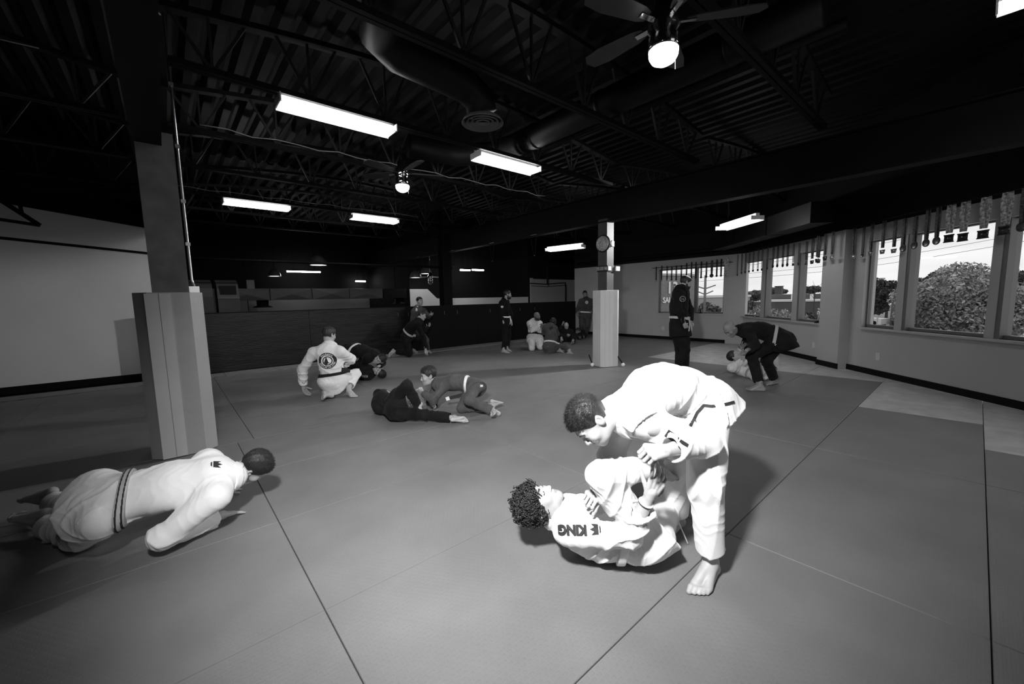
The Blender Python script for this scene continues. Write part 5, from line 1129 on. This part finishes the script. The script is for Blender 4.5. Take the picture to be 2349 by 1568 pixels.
    'baldblack': dict(h=1.75, fwd=(-0.454, -0.501, -0.737), up=(-0.549, -0.494, 0.674), J=dict(head=(9.912, 8.774, 0.486), neck=(9.992, 8.854, 0.346), shR=(9.8, 8.905, 0.297), shL=(10.099, 8.696, 0.286), elR=(9.557, 8.747, 0.38), wrR=(9.753, 8.813, 0.506), haR=(9.717, 8.764, 0.581), elL=(9.955, 8.497, 0.129), wrL=(9.719, 8.43, 0.198), haL=(9.637, 8.404, 0.217), hipR=(9.693, 8.669, 0.069), hipL=(9.721, 8.478, 0.079), knR=(9.377, 8.553, 0.229), anR=(9.134, 8.288, 0.14), toR=(9.032, 8.165, 0.211), knL=(9.595, 8.13, 0.225), anL=(9.267, 7.952, 0.084), toL=(9.195, 7.806, 0.165))),
    'darkperson': dict(h=1.7, fwd=(-0.965, -0.09, -0.245), up=(-0.388, 0.027, 0.921), J=dict(head=(10.678, 8.918, 0.246), neck=(10.81, 8.931, 0.161), shR=(10.655, 8.883, 0.137), shL=(11.006, 8.98, 0.144), elR=(10.501, 8.708, 0.06), wrR=(10.338, 8.558, 0.046), elL=(10.845, 8.801, 0.09), wrL=(10.674, 8.663, 0.062), haR=(10.289, 8.517, 0.065), haL=(10.633, 8.606, 0.062), hipR=(11.067, 9.078, 0.108), hipL=(11.249, 9.129, 0.105), knR=(10.78, 8.811, 0.094), knL=(10.965, 8.851, 0.09), anR=(11.122, 9.058, 0.092), anL=(11.307, 9.094, 0.09))),
    'shirtman': dict(h=1.74, fwd=(-0.743, -0.622, -0.246), up=(-0.135, -0.142, 0.981), J=dict(head=(11.303, 9.119, 1.521), neck=(11.284, 9.058, 1.365), shR=(11.159, 9.204, 1.283), shL=(11.42, 8.894, 1.275), elR=(11.114, 9.293, 1.013), wrR=(10.956, 9.19, 0.847), haR=(10.984, 9.185, 0.76), elL=(11.503, 8.932, 1.003), wrL=(11.317, 8.894, 0.837), haL=(11.315, 8.919, 0.75), hipR=(11.13, 9.126, 0.776), hipL=(11.268, 8.95, 0.773), knR=(10.932, 8.978, 0.424), anR=(11.073, 9.095, 0.063), toR=(10.901, 9.023, 0.027), knL=(11.044, 8.826, 0.423), anL=(11.172, 8.969, 0.074), toL=(10.999, 8.898, 0.005))),
    'beardman': dict(h=1.88, fwd=(0.723, -0.601, -0.34), up=(0.173, -0.144, 0.974), J=dict(head=(7.07, 3.426, 1.637), neck=(6.941, 3.442, 1.513), shR=(6.751, 3.399, 1.418), shL=(7.142, 3.493, 1.433), elR=(6.578, 3.315, 1.181), wrR=(6.702, 3.256, 0.938), haR=(6.767, 3.25, 0.865), elL=(7.314, 3.466, 1.173), wrL=(7.238, 3.404, 0.921), haL=(7.185, 3.342, 0.871), hipR=(6.752, 3.405, 0.895), hipL=(6.963, 3.428, 0.899), knR=(6.885, 3.415, 0.456), anR=(6.641, 3.302, 0.096), toR=(6.804, 3.228, 0.02), knL=(6.808, 3.278, 0.475), anL=(6.959, 3.359, 0.081), toL=(7.129, 3.292, 0.02))),
    'baldbend': dict(h=1.78, fwd=(-0.621, 0.155, -0.768), up=(-0.717, 0.421, 0.555), J=dict(head=(6.574, 2.469, 0.883), neck=(6.732, 2.4, 0.855), shL=(6.618, 2.218, 0.839), shR=(6.948, 2.384, 0.849), elL=(6.451, 2.071, 0.674), wrL=(6.211, 2.099, 0.618), haL=(6.274, 2.15, 0.565), elR=(7.165, 2.412, 0.66), wrR=(6.916, 2.371, 0.599), haR=(6.828, 2.362, 0.575), hipL=(6.813, 1.823, 0.744), hipR=(7.015, 1.872, 0.764), knL=(6.555, 2.148, 0.507), anL=(6.453, 1.985, 0.075), toL=(6.392, 2.196, 0.032), knR=(6.853, 2.032, 0.404), anR=(7.097, 1.983, 0.063), toR=(6.944, 2.059, 0.051))),
    'underman': dict(h=1.72, fwd=(0.115, -0.519, 0.847), up=(-0.313, 0.901, 0.3), J=dict(head=(7.861, 2.856, 0.277), neck=(7.733, 2.716, 0.151), shR=(7.56, 2.643, 0.087), shL=(7.903, 2.699, 0.21), elR=(7.28, 2.68, 0.157), wrR=(7.482, 2.596, 0.261), haR=(7.482, 2.566, 0.357), elL=(8.119, 2.85, 0.289), wrL=(7.938, 2.774, 0.453), haL=(7.869, 2.724, 0.483), hipR=(7.326, 2.3, 0.054), hipL=(7.526, 2.327, 0.139), knR=(7.151, 2.15, 0.356), anR=(7.555, 2.246, 0.245), toR=(7.392, 2.206, 0.304), knL=(7.939, 2.25, 0.28), anL=(7.581, 2.14, 0.128), toL=(7.403, 2.166, -0.01))),
}
# ================================================================== people
CR_, CU_, CF_ = np.array(cr), np.array(cu), np.array(cf); UPZ = np.array([0, 0, 1.0])
INK = mat('black_print', .015, .8); INKW = mat('white_print', .75, .8); INKG = mat('grey_print', .35, .8)
def band(pts, w):
    """2D polyline with width -> quads"""
    V, F = [], []
    for i, p in enumerate(pts):
        a, b = Vector(pts[max(i - 1, 0)]), Vector(pts[min(i + 1, len(pts) - 1)]); d = (b - a).normalized(); n = Vector((-d.y, d.x)) * w / 2
        V += [(p[0] + n.x, p[1] + n.y), (p[0] - n.x, p[1] - n.y)]
        if i: F.append((2 * i - 2, 2 * i - 1, 2 * i + 1, 2 * i))
    return V, F
def rect(w, h, n=4, rot=0.0):
    c, s = math.cos(rot), math.sin(rot)
    V = [((i / n - .5) * w, (j / n - .5) * h) for j in range(n + 1) for i in range(n + 1)]
    return [(x * c - y * s, x * s + y * c) for x, y in V], [(j * (n + 1) + i, j * (n + 1) + i + 1, (j + 1) * (n + 1) + i + 1, (j + 1) * (n + 1) + i) for j in range(n) for i in range(n)]
def dense(pts, n=6): return [tuple(pts[i][k] + (pts[i + 1][k] - pts[i][k]) * t / n for k in (0, 1)) for i in range(len(pts) - 1) for t in range(n)] + [pts[-1]]

# the pair in front
p = Person('bender', 'person in a white gi bending over with a fade haircut, gripping the curly-haired partner', belt=.78, res=.0055, fres=.004, hands=('fist', 'fist'), arch=.085, hair='fade', skirt=.10, fat=.99,
           backs={'L': -CF_ * .6 + UPZ * .8, 'R': -CF_ * .5 + UPZ * .8})
strands(p, 9000, .024, .0008, HAIR, 2, comb=(0, .7, .05), jit=.6)
p.decal('skirt_trim', *band(dense([(-.058, -.10), (-.035, -.045), (-.005, -.006), (.03, -.008), (.075, .0), (.135, .02)]), .013), (1.949, .834, .897), CR_, CU_, INK, snap=True, lift=.009)
p.decal('sleeve_patch', *band(dense([(-.036, .018), (-.012, .003)], 3), .034), (1.733, .87, .772), CR_, CU_, INK, snap=True); p.decal('sleeve_patch', *band(dense([(-.004, -.002), (.012, -.008)], 3), .022), (1.733, .87, .772), CR_, CU_, INK, snap=True); p.decal('sleeve_patch', *band(dense([(.018, -.010), (.05, -.028)], 3), .014), (1.733, .87, .772), CR_, CU_, INK, snap=True)
p = Person('curly', 'curly-haired person in a white gi lying on the back, holding the bending partner', belt=.78, res=.0055, fres=.004, hands=('fist', 'claw'), hair='mop', eyes='closed', skirt=.12, fat=1.04, sleeve=.82, arch=.04, backs={'R': -CF_, 'L': UPZ})
curls(p, 1000, HAIR)
p.decal('lettering', *text_2d('KING', .058, .0036), (1.514, 1.31, .217), -CR_, -CU_ + CR_ * .05, INK, snap=True, lift=.013)
p.decal('crown_emblem', *crown_2d(.045), (1.603, 1.232, .215), -CU_, CR_ * -1, INK, snap=True)
def bar_at(o, w, l, name, m, ang):
    e = Vector((0, 0, HC)); dr = (Vector(o) - e).normalized(); h = min((q for q in (p.bvh(p.jo).ray_cast(e, dr), p.bvh(p.po).ray_cast(e, dr), p.bvh(p.collar).ray_cast(e, dr)) if q[0] is not None), key=lambda q: q[3]); n = (e - Vector(o)).normalized(); d = Vector(CR_ * math.cos(ang) + CU_ * math.sin(ang))
    c = h[0] + n * .022; b = MB(); b.ribbon([c - d * l / 2, c, c + d * l / 2], tuple(n + Vector(UPZ) * .5), w, .006); p.part(b, name, m); return c, d
bc_, bd_ = bar_at((1.662, 1.191, .276), .056, .085, 'belt_bar', mat('dark_belt_bar', .035, .8), math.radians(36))
b = MB(); b.ribbon([bc_ - bd_ * .043, bc_ - bd_ * .085 - Vector(UPZ) * .004], tuple(-CF_ + UPZ * .5), .058, .006); p.part(b, 'belt_end', mat('belt_0.78', .78))
wd = nrm(p.J['wrR'] - p.J['elR']); b = MB(); c0 = p.J['wrR'] - wd * .035; a_ = nrm(np.cross(wd, UPZ)); b_ = np.cross(wd, a_)
b.tube([c0 + (a_ * math.cos(t) + b_ * math.sin(t)) * .031 for t in np.linspace(0, 2 * math.pi, 22)], .005, 6, cap=False); p.part(b, 'wristband', mat('white_rubber', .85, .4), True)
b = MB(); c1 = c0 - wd * .008; b.tube([c1 + (a_ * math.cos(t) + b_ * math.sin(t)) * .032 for t in np.linspace(0, 2 * math.pi, 22)], .002, 5, cap=False); p.part(b, 'wristband_edge', INK, True)
h_ = (p.J['hipR'] + p.J['hipL']) / 2
b = MB(); q0 = p.J['knR']; b.tube([q0 + CR_ * (.02 + .012 * t) - CU_ * (.02 + .03 * t) - CF_ * (.10 + .006 * t) for t in range(5)], .004, 6); p.part(b, 'drawstring', mat('white_cord', .75, .7), True)
# push-up
p = Person('pushup', 'person in a white gi with a striped grey belt, down in a push-up on hands', belt=.42, res=.0065, fres=.0045, hands=('flat', 'flat'), backs={'L': UPZ, 'R': UPZ}, skirt=.10, fat=.92, hair='short', arch=.03, feetup={'L': (0, 0, -1), 'R': (0, 0, -1)}, eyes=None)
strands(p, 6500, .018, .0011, HAIR, 4, comb=(0, -.3, .0), jit=.6)
p.decal('crown_emblem', *crown_2d(.05), p.C + p.spn * .055 - p.fc * .02 + p.lc * .02, p.lc, p.spn, INK)
for off in (-.011, .011):
    def stripe_f(q):
        h = np.abs((q - p.waist) @ p.wn - off) - .0045
        return np.where(np.linalg.norm(q - p.waist, axis=1) < .26, smax(p.band(q) - .0095, h, .002), .05)
    p.sdf('belt_stripe', stripe_f, *bbox([p.waist], .26), .005, INK)
# kneeling with the round emblem
p = Person('kneeler', 'kneeling person in a white gi with black belt and round back emblem', belt=.012, res=.009, fres=.0055, hands=('relax', 'relax'), hair='short', hair_mat=HAIR_B, eyes=None, feetup={'L': CF_ + UPZ * .2}, arch=.03, skirt=.17)
strands(p, 1800, .014, .0016, HAIR_B, 5)
o = p.M + (p.C - p.M) * .30 + p.spn * .01; xd, yd = p.lc, p.spn
p.decal('emblem_disc', *ring_2d(.0005, .118, 36, 6), o, xd, yd, INK, lift=.004)
p.decal('emblem_ring', *ring_2d(.0005, .080, 32, 4), o, xd, yd, INKW, lift=.008)
p.decal('emblem_swirl', *ring_2d(.052, .066, 32, 2), o + xd * .006, xd, yd, INK, lift=.011)
p.decal('emblem_figure', [(-.05, -.05), (-.005, .062), (.02, -.02), (.045, -.035), (.012, -.035), (-.018, -.075), (-.03, -.03)], [(0, 6, 1), (6, 2, 1), (6, 4, 2), (2, 4, 3), (6, 5, 4)], o, xd, yd, INK, lift=.013)
p.decal('lettering', *arc_text('Academix', .036, .0985, math.pi / 2, 1.75, bold=.0008), o, xd, yd, INKW, lift=.009)
p.decal('lettering', *arc_text('BRAZILIAN JIU JITSU', .026, .0985, -math.pi / 2, 2.6, flip=True, bold=.0008), o, xd, yd, INKW, lift=.009)
p.decal('trouser_patch', *rect(.13, .055, 4, -.15), (1.898, 5.921, .445), CR_, CU_, INK, target=p.po, reach=1.0, snap=True)
# pair on the ground behind the kneeling one
p = Person('topman', 'person in a black gi with white belt lying on top of another', gi='black', belt=.75, res=.010, fres=.0055, hair='short', skirt=.12, hands=(None, None))
strands(p, 900, .016, .002, HAIR, 6)
p = Person('bottomman', 'person in a black gi lying underneath on the back, head upside down', gi='black', belt=.3, res=.010, fres=.0055, hair='short', skirt=.12)
p.decal('lettering', *text_2d('KING', .06, .001), p.J['shR'] + p.spn * -.05, -CR_, -CU_, INKG)
# two boys
p = Person('blackboy', 'child in a black gi lying curled on one side with bare soles showing', gi='black', res=.009, fres=.005, hair='short', skirt=.16, feetup={'R': CF_ + UPZ * .15, 'L': CF_ * .4 + UPZ}, arch=.05, eyes=None)
p = Person('greyboy', 'smiling child in a dark grey gi with a white belt, propped on the elbows', gi='grey', belt=.78, res=.009, fres=.0045, hands=('fist', 'relax'), hair='short', hair_mat=HAIR_B, skirt=.12, backs={'L': CR_ * .7 + CF_ * .5}, feetup={'L': CF_ + UPZ * .2, 'R': (0, 0, -1)})
strands(p, 2600, .026, .0018, HAIR_B, 7, comb=(0, .5, .3))
b = MB(); w0 = p.proj_front(p.waist, -CF_ * .6 - UPZ * .6); b.ribbon([w0, w0 - CR_ * .10 - UPZ * .03, w0 - CR_ * .22 - UPZ * .06], tuple(-CF_), .045, .006); p.part(b, 'belt_tail', INK); b = MB(); b.ribbon([w0 - CR_ * .225 - UPZ * .06, w0 - CR_ * .27 - UPZ * .075], tuple(-CF_), .047, .007); p.part(b, 'belt_tail_tip', INKW)
p.decal('trouser_patch', *rect(.035, .03, 2), (2.905, 3.98, .348), CR_, CU_, INKW, target=p.po, reach=1.2, snap=True)
# two by the half wall
p = Person('lungeman', 'person in a black gi kneeling, one hand on the mat by the half wall', gi='black', belt=.45, res=.012, fres=.007, hair='buzz', hair_mat=HAIR_B, skirt=.14, feetup={'R': CR_ + UPZ * .1}, hands=('relax', 'relax'))
p = Person('greyman', 'person in a grey gi crouching behind the kneeling one by the half wall', gi='grey', belt=.3, res=.012, fres=.007, hair='short', skirt=.15, hands=('relax', 'relax'))
p.decal('shoulder_patch', *rect(.05, .14, 4, -.15), (4.941, 9.518, 1.218), CR_, CU_, INKW, reach=1.6, snap=True)
# standing and sitting group at the back
p = Person('whitebeltman', 'person in a black gi with a white belt standing in profile by the half wall', gi='black', belt=.78, res=.012, fres=.007, hair='fade', beard=True, tails=True, skirt=.18)
p.decal('crown_emblem', *crown_2d(.065), (6.69, 8.148, 1.22), CR_, CU_, INKW, reach=1.6, snap=True)
p = Person('baldwhite', 'bald bearded person in a white gi with a black belt, kneeling upright', belt=.012, res=.012, fres=.007, hair=None, beard=True, skin=SKIN_D, tails=True, skirt=.16, hands=('fist', 'fist'), fat=1.1)
p.decal('sleeve_print', *ring_2d(.03, .05, 20, 1), p.J['shR'] * .6 + p.J['elR'] * .4, CR_, CU_, INKG, reach=1.0)
p = Person('greyseated', 'dark-haired person in a grey gi with white belt sitting, back turned', gi='grey', belt=.78, res=.012, fres=.007, hair='long', skirt=.16, feetup={'R': CF_ * .6 + UPZ}, eyes=None, arch=.05, fat=1.05)
b = MB(); hb = p.from_head((0, -.10, .0)); b.tube([hb, hb - p.fwd * .05 - UPZ * .06, hb - p.fwd * .04 - UPZ * .16], .025, 8, .012); p.part(b, 'ponytail', HAIR, True)
p.decal('shoulder_print', *rect(.10, .07, 3, .6), (7.614, 7.268, .627), CR_, CU_, INK, reach=1.4, snap=True); p.decal('trouser_print', *rect(.16, .014, 4, .5), (7.485, 7.184, .201), CR_, CU_, INKW, target=p.po, reach=1.4, snap=True)
p = Person('baldblack', 'bald person in a black gi sitting with bowed head and bare soles forward', gi='black', belt=.012, res=.013, fres=.008, hair=None, skirt=.14, feetup={'L': CF_, 'R': CF_}, eyes=None, arch=.06)
p = Person('darkperson', 'dark-haired person in a black gi crouching low near the doorway wall', gi='black', belt=.012, res=.014, fres=.008, hair='short', skin=SKIN_D, skirt=.12, nofeet=True)
p = Person('shirtman', 'person standing in an open grey gi over a printed black T-shirt', gi='darkgrey', belt=.75, res=.012, fres=.007, hair='short', skin=SKIN_D, open_jacket=True, tails=True, skirt=.12)
p.sdf('t_shirt', lambda q: p.torso(q, -.012), *bbox([p.P, p.N, p.J['shL'], p.J['shR']], .12), .014, INK)
p.decal('shirt_print', *ring_2d(.001, .06, 12, 2), p.C - p.spn * .05, CR_, CU_, INKG, target=p.body, reach=1.2, lift=.06)
# near the windows
p = Person('beardman', 'tall bearded person in a black gi with pale belt standing by the windows', gi='black', belt=.45, res=.010, fres=.006, hair='fade', beard=True, tails=True, skirt=.20, fat=1.12)
p.decal('sleeve_emblem', *ring_2d(.040, .050, 24, 1), (6.767, 3.325, 1.356), CR_, CU_, INKG, reach=1.2, snap=True); p.decal('sleeve_emblem', *crown_2d(.04), (6.767, 3.325, 1.356), CR_, CU_, INKG, reach=1.2, snap=True)
p = Person('baldbend', 'bald person in a black gi with pale belt bending over another', gi='black', belt=.42, res=.009, fres=.0055, hair=None, skin=SKIN_M, hands=('fist', 'fist'), skirt=.18, arch=.06, backs={'L': -CF_ * .8 + UPZ * .4})
p.decal('trouser_patch', *rect(.085, .045, 3, .5), (6.786, 1.881, .653), CR_, CU_, INKW, target=p.po, reach=1.2, snap=True)
p = Person('underman', 'person in a white gi lying beneath the bending bald person', belt=.3, res=.010, fres=.006, hair='short', hands=('relax', 'relax'), skirt=.12, eyes=None)
